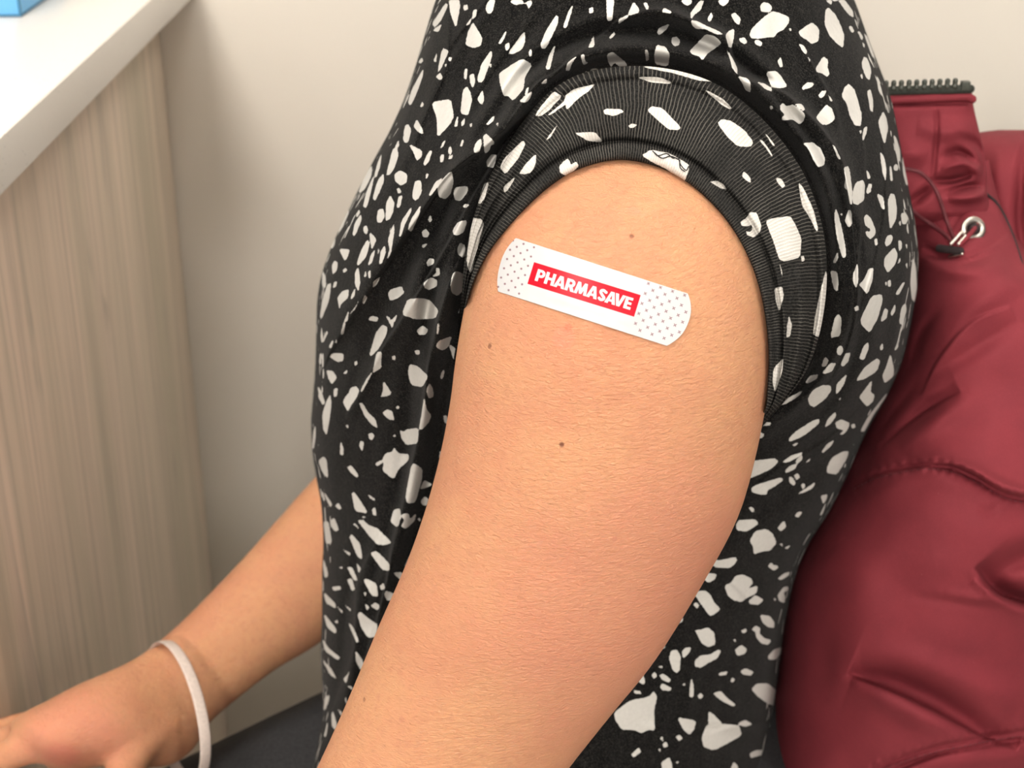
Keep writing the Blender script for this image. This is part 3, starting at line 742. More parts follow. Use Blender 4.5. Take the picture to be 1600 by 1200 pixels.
# trunk outline: row, front edge, back edge, half depth towards the camera, half depth away (metres)
TRUNK = [(-330, 905, 1150, .055, .055), (-290, 880, 1175, .066, .066), (-240, 845, 1205, .09, .09), (-170, 790, 1250, .125, .13), (-90, 727, 1292, .155, .165), (0, 681, 1335, .172, .185), (60, 662, 1357, .176, .19),
         (110, 647, 1376, .178, .19), (150, 633, 1391, .178, .19), (200, 611, 1402, .178, .19), (250, 584, 1411, .178, .19), (300, 558, 1421, .178, .19), (350, 534, 1430, .178, .19), (400, 512, 1435, .178, .19), (440, 500, 1434, .178, .19),
         (480, 495, 1428, .178, .19), (560, 493, 1411, .178, .19), (620, 489, 1385, .178, .19), (660, 486, 1362, .178, .18), (700, 487, 1342, .178, .18), (740, 493, 1325, .178, .18),
         (800, 503, 1296, .178, .18), (850, 505, 1264, .178, .175), (900, 503, 1243, .178, .17), (960, 503, 1229, .178, .17), (1020, 501, 1220, .178, .17), (1060, 503, 1215, .178, .17), (1100, 505, 1209, .178, .17), (1140, 500, 1204, .178, .17),
         (1200, 490, 1197, .180, .175), (1300, 478, 1205, .182, .18), (1400, 470, 1235, .182, .18), (1470, 470, 1240, .182, .18)]

person = empty('person', (0.05, 0.80, 0.0), 'seated person in black and white speckled top, sleeve rolled up off the bare arm', 'person')

ARM = [(905, 60, 1075, 50, .680, .015), (860, 120, 1110, 105, .668, .036), (800, 215, 1160, 195, .664, .047), (756, 335, 1194, 320, .635, .056), (731, 455, 1204, 450, .624, .059), (714, 550, 1203, 570, .621, .058),
       (702, 640, 1190, 668, .622, .056), (678, 752, 1156, 800, .626, .054), (640, 868, 1098, 912, .632, .051), (591, 980, 1025, 1030, .640, .049), (545, 1090, 957, 1115, .648, .046), (495, 1200, 888, 1202, .655, .044), (445, 1300, 825, 1290, .660, .043), (405, 1385, 770, 1395, .664, .040), (450, 1480, 700, 1500, .668, .028)]
FOREARM = [(640, 1290, 700, 1500, .668, .030), (560, 1290, 600, 1560, .668, .040), (470, 1315, 500, 1590, .672, .042), (330, 1370, 350, 1600, .676, .036), (200, 1425, 215, 1600, .680, .028), (120, 1455, 130, 1600, .682, .022), (40, 1450, 50, 1630, .684, .024), (-60, 1460, -50, 1660, .686, .022), (-110, 1490, -105, 1640, .688, .012)]
FAR_UPPER = [(1000, 40, 1010, 300, 1.02, .045), (930, 130, 1020, 430, 1.03, .050), (820, 330, 980, 560, 1.04, .046), (700, 520, 900, 700, 1.05, .042), (600, 650, 800, 850, 1.05, .040), (580, 760, 700, 900, 1.05, .030)]
FAR_FORE = [(660, 620, 760, 790, 1.055, .032), (600, 655, 715, 812, 1.050, .038), (548, 688, 668, 850, 1.042, .040), (493, 745, 610, 905, 1.032, .040), (437, 808, 552, 962, 1.020, .038), (384, 868, 492, 1010, 1.006, .034), (330, 925, 430, 1047, .992, .029), (283, 972, 370, 1093, .980, .025), (243, 1006, 328, 1130, .970, .025),
            (212, 1028, 305, 1168, .957, .028), (172, 1048, 268, 1195, .942, .034), (120, 1070, 218, 1200, .930, .038), (75, 1094, 160, 1198, .922, .040), (35, 1114, 112, 1206, .917, .039), (10, 1132, 80, 1205, .915, .028)]

def finger(pts, r0, r1):
    P = [pix(*p) for p in pts]
    return spline_tube(P, list(np.linspace(r0, r1, len(P))), seg=14, n=26)

parts = [view_loft(ARM, 90, 56), view_loft(FOREARM, 50, 40), view_loft(FAR_UPPER, 40, 40), view_loft(FAR_FORE, 80, 44)]
# far hand: four fingers curling down and away, thumb nearest the camera
parts += [finger([(150, 1150, .912), (85, 1160, .902), (10, 1182, .898), (-62, 1250, .905), (-70, 1310, .915)], .0118, .0074),
          finger([(120, 1135, .926), (45, 1150, .922), (-50, 1180, .925), (-110, 1240, .925), (-122, 1310, .935)], .0102, .0074),
          finger([(80, 1130, .955), (20, 1140, .952), (-65, 1172, .948), (-120, 1232, .948), (-130, 1296, .958)], .0098, .0070),
          finger([(60, 1128, .975), (10, 1140, .974), (-50, 1172, .972), (-95, 1225, .972), (-100, 1270, .978)], .0086, .0062),
          finger([(262, 1130, .945), (232, 1150, .925), (205, 1185, .908), (182, 1240, .896), (168, 1295, .894)], .0150, .0085)]
# near hand resting below the frame
for k, (yy, dd) in enumerate([(1500, .664), (1535, .672), (1570, .680), (1605, .688)]):
    parts.append(finger([(-40, yy, dd), (-110, yy + 4, dd), (-185, yy + 22, dd + .004), (-235, yy + 60, dd + .012)], .0092 - (k == 3) * .001, .0066))
parts.append(finger([(60, 1480, .668), (0, 1450, .656), (-60, 1452, .650), (-110, 1475, .650)], .0115, .0075))
# trunk core, neck, head
core = []
for py, L, R, bn, bf in [t for t in TRUNK if t[0] >= -300][::3] + [(1400, 470, 1235, .182, .18)]:
    mid, half = (L + R) / 2, (R - L) / 2 * 0.90
    d = float(dy(py, Y0 + 0.012))
    core.append((mid - half, py, mid + half, py, d, min(bn, bf) * 0.80))
parts.append(view_loft(core, 60, 48))
NECK = Vector((0.075, 0.790, 1.10))
parts.append(spline_tube([(0.085, .795, 1.05), (0.07, .793, 1.12), (0.05, .79, 1.19), (0.04, .79, 1.25)], [.058, .054, .053, .056], seg=28))
HEAD = np.array([0.022, 0.79, 1.30])
th = np.linspace(0, 2 * math.pi, 56, endpoint=False); ph = np.linspace(0.02, math.pi - 0.02, 44)
rowsH = []
for p_ in ph:
    zc = math.cos(p_); rr = math.sin(p_)
    x = np.cos(th) * rr; y = np.sin(th) * rr
    front = np.clip(-x, 0, 1)
    X = x * 0.096; Yh = y * 0.075; Z = np.full_like(x, zc * 0.118)
    jaw = smooth01(-zc, 0.1, 0.9)
    Yh = Yh * (1 - 0.30 * jaw); X = np.where(x > 0, X * (1 - 0.45 * jaw), X * (1 - 0.06 * jaw))
    nose = np.exp(-((Z + 0.018) / 0.020) ** 2 - (Yh / 0.010) ** 2) * front * 0.020 + np.exp(-((Z - 0.008) / 0.022) ** 2 - (Yh / 0.007) ** 2) * front * 0.010
    lips = np.exp(-((Z + 0.056) / 0.008) ** 2 - (Yh / 0.020) ** 2) * front * 0.006 - np.exp(-((Z + 0.056) / 0.0025) ** 2 - (Yh / 0.022) ** 2) * front * 0.003
    chin = np.exp(-((Z + 0.098) / 0.018) ** 2 - (Yh / 0.02) ** 2) * front * 0.008
    sock = (np.exp(-((Z - 0.008) / 0.012) ** 2 - ((Yh - 0.031) / 0.014) ** 2) + np.exp(-((Z - 0.008) / 0.012) ** 2 - ((Yh + 0.031) / 0.014) ** 2)) * front * 0.009
    brow = np.exp(-((Z - 0.028) / 0.009) ** 2 - (np.abs(Yh) - 0.03) ** 2 / 0.02 ** 2) * front * 0.004
    X = X - nose - lips - chin + sock - brow
    rowsH.append(np.stack([X + HEAD[0], Yh + HEAD[1], Z + HEAD[2]], -1))
parts.append(tube_geo(np.array(rowsH)))
for sgn in (-1, 1):
    c = HEAD + np.array([0.012, sgn * 0.074, -0.005])
    parts.append(spline_tube([c + (0.004, 0, .026), c + (.016, sgn * .008, .022), c + (.020, sgn * .010, .002), c + (.010, sgn * .006, -.020), c + (-.002, 0, -.030)], [.006, .007, .007, .006, .005], seg=10))
body_me = remesh(parts, 0.0026, 9, 'body')
BODY = bvh_of(body_me)

def spot(px, py, r_px, col, st):
    d = ray_depth(BODY, px, py) or 0.58
    return tuple(pix(px, py, d)) + (r_px * d / FPX, col, st)
MOLE = (0.16, 0.055, 0.03); RED = (0.78, 0.25, 0.17); TAN = (0.50, 0.22, 0.13)
SPOTS = [spot(765, 541, 5.5, MOLE, .75), spot(878, 695, 5.5, MOLE, .9), spot(987, 369, 5.5, MOLE, .7), spot(960, 842, 6, TAN, .8), spot(569, 1093, 5, MOLE, .55), spot(628, 1125, 7, TAN, .7),
         spot(880, 528, 24, RED, .45), spot(888, 512, 9, (0.70, 0.16, 0.10), .5), spot(945, 306, 5, TAN, .6), spot(815, 970, 34, TAN, .22), spot(1112, 566, 4, TAN, .6), spot(735, 865, 4, TAN, .6), spot(990, 330, 14, RED, .3), spot(1150, 690, 4, TAN, .5), spot(806, 838, 5, TAN, .4), spot(110, 1150, 120, (0.62, 0.22, 0.16), .45), spot(1010, 960, 330, (0.56, 0.225, 0.150), .5), spot(95, 1185, 40, (0.55, 0.13, 0.10), .4)]  # broad pink spot paints shading on the arm; last spot reddens the hand
M_SKIN = skin_mat(SPOTS)
body = link(body_me, 'body', M_SKIN, person)

# eyes and hair (above the frame)
for sgn in (-1, 1):
    c = HEAD + np.array([-0.0775, sgn * 0.031, 0.008])
    V, Q, T = spline_tube([c + (0, -.0005, 0), c + (0, .0005, 0)], .0115, seg=20, n=8)
    ey = link(mesh_from('eye', V, Q, tris=T), 'eye', M_EYE, person)
    V, Q, T = spline_tube([c + (-.0100, 0, 0), c + (-.0110, 0, 0)], .0050, seg=16, n=4, flat=(1, 1))
    link(mesh_from('iris', V, Q, tris=T), 'iris', M_IRIS, ey)
hp = []
for p_ in np.linspace(0.02, math.pi - 0.02, 40):
    zc, rr = math.cos(p_), math.sin(p_)
    x, y = np.cos(th) * rr, np.sin(th) * rr
    X = x * 0.106 + 0.016; Yh = y * 0.088; Z = np.full_like(x, zc * (0.125 if zc > 0 else 0.150) + 0.008)
    cut = smooth01(-x, 0.25, 0.55) * smooth01(-zc, -0.45, -0.15)
    X = X * (1 - cut) + cut * np.maximum(X, 0.0) + 0.002 * np.sin(th * 17 + zc * 3)
    hp.append(np.stack([X + HEAD[0], Yh + HEAD[1], Z + HEAD[2]], -1))
V, Q, T = tube_geo(np.array(hp))
link(mesh_from('hair', V, Q, tris=T), 'hair', M_HAIR, person)

# ------------------------------------------------------------------ trousers, shoes
tp = []
# far thigh, near thigh: hip, knee and ankle
LEGS = [((0.085, 0.955, .490), (-0.265, 0.722, .478), (-0.245, 0.715, .09)), ((0.085, 0.700, .490), (-0.215, 0.470, .478), (-0.200, 0.470, .09))]
for hip, knee, ank in LEGS:
    h_, k_, a_ = (np.array(v) for v in (hip, knee, ank))
    tp.append(spline_tube([h_, h_ * .66 + k_ * .34, h_ * .33 + k_ * .67, k_], [.082, .080, .072, .062], seg=28, n=40))
    tp.append(spline_tube([k_ + (0, 0, -.002), k_ * .66 + a_ * .34, k_ * .33 + a_ * .67, a_], [.060, .056, .050, .047], seg=24, n=30))
tp.append(spline_tube([(0.105, .70, .510), (0.115, .80, .515), (0.105, .92, .505)], .094, seg=28, n=20))
tme = remesh(tp, 0.006, 6, 'trousers')
link(tme, 'trousers', M_TROUS, person)
for hip, knee, ank in LEGS:
    dv = np.array([-0.80, -0.60, 0.0])
    f0 = np.array([ank[0], ank[1], 0.0])
    at = lambda t, z: f0 + dv * t + np.array([0, 0, z])
    V, Q, T = spline_tube([at(-.045, .055), at(.01, .062), at(.08, .050), at(.15, .040), at(.20, .036)], [.034, .040, .038, .034, .024], seg=20, n=24, flat=(1.05, 0.95))
    sh = link(mesh_from('shoe', V, Q, tris=T), 'shoe', M_SHOE, person)
    V, Q, T = spline_tube([at(-.05, .011), at(.03, .011), at(.13, .011), at(.21, .011)], [.034, .038, .040, .028], seg=20, n=20, flat=(1.1, 0.27))
    link(mesh_from('sole', V, Q, tris=T), 'sole', M_SOLE, sh)

# ------------------------------------------------------------------ rolled cuff of the sleeve
CUFF_I = [(712, 575), (719, 525), (728, 480), (742, 436), (768, 388), (812, 335), (858, 292), (905, 264), (965, 250), (1025, 260), (1078, 288), (1126, 333), (1161, 385), (1185, 445), (1197, 505), (1201, 560), (1199, 605), (1196, 638), (1180, 664)]
CUFF_O = [(708, 570), (713, 518), (721, 462), (727, 400), (748, 315), (792, 228), (846, 155), (905, 116), (985, 103), (1065, 112), (1135, 140), (1200, 195), (1254, 268), (1284, 350), (1292, 430), (1283, 510), (1262, 575), (1230, 622), (1190, 668)]
NT_, NWF, NWB = 620, 96, 12
CI, CO = catmull(CUFF_I, NT_), catmull(CUFF_O, NT_)
tt = np.linspace(0, 1, NT_)
kern = np.exp(-np.linspace(-2, 2, 61) ** 2); kern /= kern.sum()
CU = 0.46
base_i = 0.583 + 0.052 * (np.abs(tt - CU) / .54) ** 2.2
hit = []
for k in range(0, NT_):
    cx, cy = 960, 520
    q = CI[k] + (np.array([cx, cy]) - CI[k]) / np.linalg.norm(np.array([cx, cy]) - CI[k]) * 6
    d = ray_depth(BODY, q[0], q[1])
    hit.append(min(d, 0.632) if d is not None and d < 0.66 else 0.632)
hit = np.convolve(np.pad(np.array(hit), 30, 'edge'), kern, 'valid')
tuck = smooth01(-tt, -0.135, -0.05) + smooth01(tt, 0.945, 0.992)
dI = hit + 0.0005 + 0.045 * tuck
dO = 0.611 + 0.030 * (np.abs(tt - 0.47) / .53) ** 2.0 + 0.040 * tuck
W = np.linspace(0, 1, NWF)
arc = np.concatenate([[0], np.cumsum(np.linalg.norm(np.diff((CI + CO) / 2, axis=0), axis=1))])
TT, WW = np.meshgrid(tt, W, indexing='ij')
ARC = np.repeat(arc[:, None], NWF, 1)
PXc = CI[:, None, :] * (1 - WW[..., None]) + CO[:, None, :] * WW[..., None]
RW = 0.20 + 0.05 * smooth01(TT, .62, .9) + 0.10 * smooth01(-TT, -.4, -.15)          # width share of the inner roll
roll = 0.0046 * np.sqrt(np.clip(1 - ((WW - RW / 2) / (RW / 2)) ** 2, 0, 1))
q = np.clip((WW - RW) / (1 - RW), 0, 1)
band = 0.0005 * smooth01(WW, RW * .7, RW) + 0.0062 * np.clip(np.sin(np.pi * np.clip(q * 0.93, 0, 1)), 0, 1) ** 0.55 * (WW >= RW)
seam = 0.0020 * np.exp(-((q - 0.91) / 0.045) ** 2) - 0.0018 * np.exp(-((q - 0.82) / 0.02) ** 2)
left = smooth01(-TT, -.40, -.22); right = smooth01(TT, .66, .82)
rip = left * 0.0055 * (0.55 - np.abs(np.sin(q * math.pi * 3.2 + 0.7 + 3 * TT)) ** 0.7) + right * 0.0028 * np.sin(q * 2 * math.pi * 2.0 + 0.6 - 6 * TT)
fold2 = right * (-0.0022) * np.exp(-((WW - RW * 0.5) / 0.035) ** 2)
Hc = roll + band + (seam + rip) * smooth01(q, 0.0, 0.12) + fold2 + 0.0006 * wobble(ARC, WW * 130, 5, 60)
gap = 0.0036 * np.exp(-((WW - RW) / 0.026) ** 2)
Hc = Hc - gap
Dc = dI[:, None] * (1 - WW) + dO[:, None] * WW - Hc
Vf = pix(PXc[..., 0], PXc[..., 1], Dc)
Wb = np.linspace(1, 0, NWB + 2)[1:-1]
TB, WB = np.meshgrid(tt, Wb, indexing='ij')
PXb = CI[:, None, :] * (1 - WB[..., None]) + CO[:, None, :] * WB[..., None]
Db = dI[:, None] * (1 - WB) + dO[:, None] * WB + 0.004 + 0.006 * np.sin(np.pi * WB)
Vb = pix(PXb[..., 0], PXb[..., 1], Db)
VC = np.concatenate([Vf, Vb], 1)
CXY = np.concatenate([PXc, PXb], 1)
cuff_chips = [P for P in parse_chips(CUFF_CHIPS)]
chip_c = chip_field(CXY[..., 0], CXY[..., 1], cuff_chips)
tang = np.gradient((CI + CO) / 2, axis=0); tang /= np.linalg.norm(tang, axis=1)[:, None]
slant = ((CO - CI) * tang).sum(1)[:, None]
V, Q, T = tube_geo(VC)
nall = NWF + NWB
cuff_me = mesh_from('rolled_cuff', V, Q, {'chip': chip_c, 'arc': arc[:, None] + slant * (np.concatenate([WW, WB], 1) - 0.5), 'across': np.concatenate([WW, WB], 1)}, tris=T)

# ------------------------------------------------------------------ the top
NN, NF, NR = 600, 240, 640
rows = np.linspace(-330, 1470, NR)
tr = np.array(TRUNK, float)
L_, R_, bn_, bf_ = lerp_table(TRUNK, rows)
dc_ = dy(rows, Y0)
phi = np.linspace(0, math.pi, NN)
X = ((L_ + R_) / 2)[:, None] - ((R_ - L_) / 2)[:, None] * np.cos(phi)[None, :]
Y = np.repeat(rows[:, None], NN, 1)
sn = np.sin(phi)[None, :]
scale_n = (dc_ / Y0)[:, None]
D = dc_[:, None] - bn_[:, None] * scale_n * np.clip(sn, 0, 1) ** 0.62
wgt = smooth01(sn, 0.05, 0.30)
# shoulder: the cloth rises round the rolled cuff and sinks away under the arm
outline = np.vstack([CUFF_O[2:-1], [(1150, 690), (960, 720), (760, 690), (735, 560)]])
out_s = catmull(np.vstack([outline, outline[:1]]), 220)[:-1]
m = (X > 380) & (X < 1460) & (Y > -250) & (Y < 1000)
rho = np.full(X.shape, 999.0); rho[m] = poly_sd(X[m], Y[m], out_s)
rise = np.exp(-(np.clip(rho, 0, None) / 170.0) ** 2) * smooth01(-Y, -760, -430)
near_d = 0.611 + 0.034 * np.clip(np.hypot((X - 1000) / 330, (Y - 300) / 330) - 0.4, 0, 1.3)
D = D + (np.minimum(D, near_d) - D) * rise * wgt
inside = smooth01(-rho, -4, 26)
D = D + inside * 0.075 * smooth01(-Y, -760, -560) * wgt
ang = np.arctan2(Y - 380, X - 1000)
lip = 0.010 * np.exp(-((rho - 27) / 15.0) ** 2) * (0.65 + 0.5 * np.cos(ang + 1.3)) - 0.010 * np.exp(-((rho - 4) / 11.0) ** 2)
lip = lip + 0.005 * np.exp(-((rho - 66 - 14 * np.sin(ang * 3)) / 13.0) ** 2) - 0.004 * np.exp(-((rho - 47 - 10 * np.sin(ang * 3)) / 9.0) ** 2)
D = D - lip * wgt * smooth01(-Y, -700, -560)
FOLDS = [
 ([(1020, 70), (960, 75), (880, 125), (800, 190), (720, 262), (640, 350), (570, 440), (510, 540)], .0085, 13), ([(900, 150), (800, 220), (730, 290), (655, 385), (600, 480), (560, 560)], -.0080, 17),
 ([(868, 150), (800, 235), (742, 320), (706, 420), (676, 520), (664, 600)], .0085, 13), ([(760, 255), (700, 345), (655, 440), (618, 530)], .0050, 12), ([(720, 345), (690, 430), (655, 520), (640, 600)], -.0070, 13),
 ([(780, -20), (740, 50), (690, 120), (655, 210), (610, 300)], .0022, 9), ([(704, -10), (700, 60), (672, 150), (640, 230), (590, 330)], .0025, 9), ([(860, 20), (790, 130), (740, 200), (690, 270)], .0016, 9), ([(870, 0), (800, 90), (740, 180)], -.0014, 9),
 ([(722, 400), (692, 500), (673, 590), (657, 690), (640, 780), (618, 860), (575, 960)], .0100, 13), ([(735, 430), (712, 520), (695, 620), (680, 720), (660, 810), (630, 900), (590, 980)], -.0130, 15), ([(700, 420), (660, 520), (643, 620), (630, 720), (612, 810), (585, 900)], -.0055, 14),
 ([(610, 500), (575, 590), (552, 645)], .0030, 8), ([(596, 495), (560, 580), (540, 650)], -.0022, 9), ([(560, 490), (520, 560), (498, 620)], .0028, 9),
 ([(600, 820), (570, 900), (556, 990), (548, 1060), (520, 1130)], .0060, 11), ([(575, 830), (548, 920), (538, 1000), (530, 1060), (512, 1110)], -.0050, 11), ([(560, 1000), (540, 1090), (516, 1160), (500, 1220)], .0060, 11),
 ([(1040, 20), (1080, 35), (1120, 62), (1143, 100), (1152, 130)], .0052, 10), ([(980, 22), (1020, 14), (1065, 24), (1090, 40)], .0055, 10), ([(1100, 30), (1110, 10), (1118, -30)], -.0035, 9), ([(1152, 115), (1190, 135), (1240, 165), (1290, 205), (1318, 260)], .0045, 11), ([(1140, 75), (1160, 110), (1190, 118), (1230, 138)], -.0035, 9),
 ([(1250, 60), (1270, 95), (1290, 150), (1310, 210), (1324, 300)], .0016, 8), ([(1318, 230), (1330, 320), (1338, 420), (1326, 500), (1290, 580), (1240, 640)], .0060, 11), ([(1305, 300), (1315, 400), (1310, 500), (1275, 590)], -.0075, 11),
 ([(1346, 330), (1350, 420), (1338, 520), (1310, 600)], .0030, 9), ([(1375, 360), (1378, 460), (1366, 560)], .0022, 10), ([(1290, 300), (1306, 360), (1312, 450)], .0040, 8),
 ([(1180, 690), (1230, 640), (1290, 585), (1340, 520)], .0040, 12), ([(1190, 660), (1240, 615), (1290, 560)], -.0050, 11), ([(1160, 760), (1230, 700), (1300, 640), (1370, 560)], .0030, 16), ([(1150, 840), (1210, 780), (1290, 720), (1350, 660)], -.0028, 16),
 ([(1080, 905), (1130, 925), (1170, 960), (1220, 965)], .0030, 12), ([(1080, 1120), (1150, 1132), (1215, 1130)], .0030, 10), ([(1060, 1140), (1140, 1148), (1215, 1146)], -.0026, 10), ([(1060, 960), (1080, 1050), (1070, 1150)], .003, 16),
]
CREASES = [
 ([(975, 34), (1005, 19), (1035, 17), (1062, 24), (1100, 41), (1130, 52), (1142, 88), (1152, 115), (1170, 125), (1205, 138), (1230, 150), (1255, 172), (1280, 198), (1300, 225), (1315, 250), (1324, 300), (1330, 380)], .0085, 22, 1),
 ([(780, 215), (815, 165), (840, 132), (868, 115), (900, 88), (930, 66), (967, 33), (1000, 20)], .0070, 18, 1),
 ([(905, 120), (860, 150), (800, 195), (755, 230), (700, 272), (655, 335), (610, 400), (557, 482), (512, 555), (498, 600)], .0115, 40, 1),
 ([(860, 165), (800, 215), (745, 300), (705, 375), (660, 450), (625, 505), (597, 548), (570, 600), (540, 655)], .0090, 18, -1),
 ([(740, 370), (715, 415), (685, 500), (670, 575), (660, 650), (647, 712), (632, 782), (615, 852), (606, 907), (590, 970), (570, 1040)], .0100, 14, -1),
 ([(600, 830), (572, 880), (559, 914), (555, 980), (553, 1016), (539, 1064), (520, 1112), (502, 1163), (490, 1220)], .0055, 16, -1),
 ([(1340, 190), (1347, 220), (1350, 257), (1345, 325), (1340, 400), (1335, 440)], .0022, 12, 1), ([(1374, 190), (1380, 225), (1385, 275), (1382, 337), (1370, 400), (1350, 470), (1325, 565)], .0022, 14, -1),
 ([(1296, 205), (1317, 257), (1327, 300), (1335, 362), (1340, 425), (1336, 500), (1318, 560), (1285, 620)], .0060, 16, -1),
 ([(1170, 670), (1182, 655), (1205, 635), (1230, 605), (1252, 580), (1275, 550)], .0060, 14, 1), ([(1230, 25), (1262, 90), (1285, 130), (1302, 160), (1312, 200), (1317, 225)], .0018, 12, 1),
 ([(775, -20), (757, 5), (730, 37), (705, 70), (690, 95)], .0022, 14, 1), ([(850, 10), (820, 45), (775, 100), (742, 150), (720, 180)], .0018, 14, 1), ([(702, -30), (701, 50), (696, 110), (660, 190), (640, 250)], .0020, 10, 1),
 ([(1170, 770), (1220, 730), (1290, 690), (1345, 640)], .0022, 14, 1), ([(1085, 890), (1140, 915), (1180, 955), (1235, 975)], .0030, 16, 1), ([(1000, 1130), (1090, 1148), (1160, 1132), (1225, 1128)], .0030, 14, 1),
]
D = D - (folds_field(X, Y, FOLDS) + crease_field(X, Y, CREASES)) * wgt
D = D - (0.0014 * wobble(X, Y, 3, 150) + 0.0005 * wobble(X, Y * 0.6, 9, 42)) * wgt
phf = np.linspace(math.pi, 2 * math.pi, NF + 2)[1:-1]
Xf = ((L_ + R_) / 2)[:, None] - ((R_ - L_) / 2)[:, None] * np.cos(phf)[None, :]
Yf = np.repeat(rows[:, None], NF, 1)
Df = dc_[:, None] + bf_[:, None] * scale_n * np.clip(-np.sin(phf), 0, 1)[None, :] ** 0.62
VS = pix(np.concatenate([X, Xf], 1), np.concatenate([Y, Yf], 1), np.concatenate([D, Df], 1))
chips = parse_chips(CHIPS) + random_chips(600, 1350, -330, -8, 4) + random_chips(460, 1240, 1208, 1470, 5)
# cloth hidden behind the arm and the cuff carries the same print
def hidden_ok(P):
    c = P.mean(0)[None]
    return poly_sd(c[:, 0], c[:, 1], np.array([(725, 480), (800, 330), (960, 240), (1150, 340), (1200, 560), (1180, 690), (1080, 930), (900, 1200), (520, 1200), (620, 950), (690, 700)], float))[0] < -28
chips += [P for P in random_chips(540, 1220, 240, 1200, 6) if hidden_ok(P)]
# round the sides and over the back the print runs on in cloth length, measured along each course of the knit
k_edge = int(np.searchsorted(phi, 0.26))
order = list(range(NN - k_edge, NN)) + list(range(NN, NN + NF)) + list(range(0, k_edge))
seq = VS[:, order]
clen = np.concatenate([np.zeros((NR, 1)), np.cumsum(np.linalg.norm(np.diff(seq, axis=1), axis=2), 1)], 1) * 3000.0
far_f = chip_field(clen, np.repeat(rows[:, None], len(order), 1), random_chips(0, float(clen.max()), -330, 1470, 7, 1 / 1250.0))
chip_s = np.full(VS.shape[:2], 8.0)
chip_s[:, :NN] = chip_field(X, Y, chips)
chip_s[:, order] = np.minimum(chip_s[:, order], far_f)
V, Q, T = tube_geo(VS)
shirt_me = mesh_from('short_sleeved_top', V, Q, {'chip': chip_s}, tris=T)
SHIRT = None
shirt = link(shirt_me, 'short_sleeved_top', M_SHIRT, person)
cuff = link(cuff_me, 'rolled_cuff', M_CUFF, shirt)
cuff['label'] = 'rolled-back sleeve cuff showing the ribbed grey wrong side'

# loose threads on the inner roll
CUFFB = bvh_of(cuff_me)
def on_surface(bvh, pts, lift, fallback):
    out = []
    for px, py in pts:
        d = ray_depth(bvh, px, py)
        d = fallback if d is None else d
        out.append(pix(px, py, d - lift)); fallback = d
    return np.array(out)
thr = []
for pts in ([(1020, 236), (1028, 243), (1042, 240), (1052, 247), (1064, 245), (1074, 252)], [(1022, 238), (1034, 247), (1048, 244), (1060, 249)], [(1060, 247), (1064, 258), (1072, 266), (1076, 260)], [(1062, 250), (1063, 262), (1070, 268)]):
    thr.append(spline_tube(on_surface(CUFFB, pts, .0006, .58), 0.00022, seg=6, n=30))
tho = link(mesh_parts('loose_thread', thr), 'loose_thread', M_THREAD, cuff)
# ------------------------------------------------------------------ the printed plaster on the arm
A0 = np.array([806.0, 372.0]); ub = np.array([0.9518, 0.3068]); vb = np.array([-0.3068, 0.9518])
NU, NV = 470, 140
LEN, WID = 279.0, 88.0
vv = np.linspace(0, 1, NV)
# rounded ends: along-strip start and end at every height of the strip
end_l = -13.5 * np.clip(1 - (np.abs(vv - 0.56) / 0.56) ** 2.3, 0, None) + 5 * vv
end_r = LEN + 19.5 * np.clip(1 - (np.abs(vv - 0.48) / 0.52) ** 2.3, 0, None) - 3 * vv
uu = np.linspace(0, 1, NU)
Ub = end_l[None, :] + (end_r - end_l)[None, :] * uu[:, None]
Vb_ = np.repeat((vv * WID)[None, :], NU, 0)
BX = A0[0] + Ub * ub[0] + Vb_ * vb[0]; BY = A0[1] + Ub * ub[1] + Vb_ * vb[1]
# height of the skin on a coarse grid, then interpolated
cu, cv = np.linspace(-16, LEN + 22, 60), np.linspace(0, WID, 24)
G = np.zeros((60, 24))
for i in range(60):
    for j in range(24):
        p = A0 + cu[i] * ub + cv[j] * vb
        G[i, j] = ray_depth(BODY, p[0], p[1]) or G[i, j - 1] or 0.6
for _ in range(3):
    Gp = np.pad(G, 1, 'edge'); G = (Gp[1:-1, 1:-1] * 2 + Gp[:-2, 1:-1] + Gp[2:, 1:-1] + Gp[1:-1, :-2] + Gp[1:-1, 2:]) / 6
fi = np.clip((Ub - cu[0]) / (cu[1] - cu[0]), 0, 58.999); fj = np.clip(Vb_ / (cv[1] - cv[0]), 0, 22.999)
i0, j0 = fi.astype(int), fj.astype(int); a, b = fi - i0, fj - j0
SK = G[i0, j0] * (1 - a) * (1 - b) + G[i0 + 1, j0] * a * (1 - b) + G[i0, j0 + 1] * (1 - a) * b + G[i0 + 1, j0 + 1] * a * b
edge = np.minimum(np.minimum(Vb_, WID - Vb_), np.minimum(Ub - end_l[None, :], end_r[None, :] - Ub))
pad = smooth01(Ub, 50, 95) * smooth01(-Ub, -236, -195) * smooth01(Vb_, 8, 20) * smooth01(-Vb_, -(WID - 8), -(WID - 20))
wr = 0.00022 * np.sin(Ub / 9.0 + 0.6 * np.sin(Vb_ / 11)) * smooth01(Vb_, 55, 80) * smooth01(Ub, 60, 100) * smooth01(-Ub, -230, -190) + 0.00014 * np.sin(Ub / 17.0 + Vb_ / 30)
LIFT = 0.0007 + 0.0003 * pad + wr
top = pix(BX, BY, SK - LIFT)
bot = pix(BX, BY, SK + 0.0006)
ring = np.concatenate([top, bot[:, ::-1]], 1)

def rect_sd(U, Vv, x0, x1, y0, y1):
    return np.maximum(np.maximum(x0 - U, U - x1), np.maximum(y0 - Vv, Vv - y1))
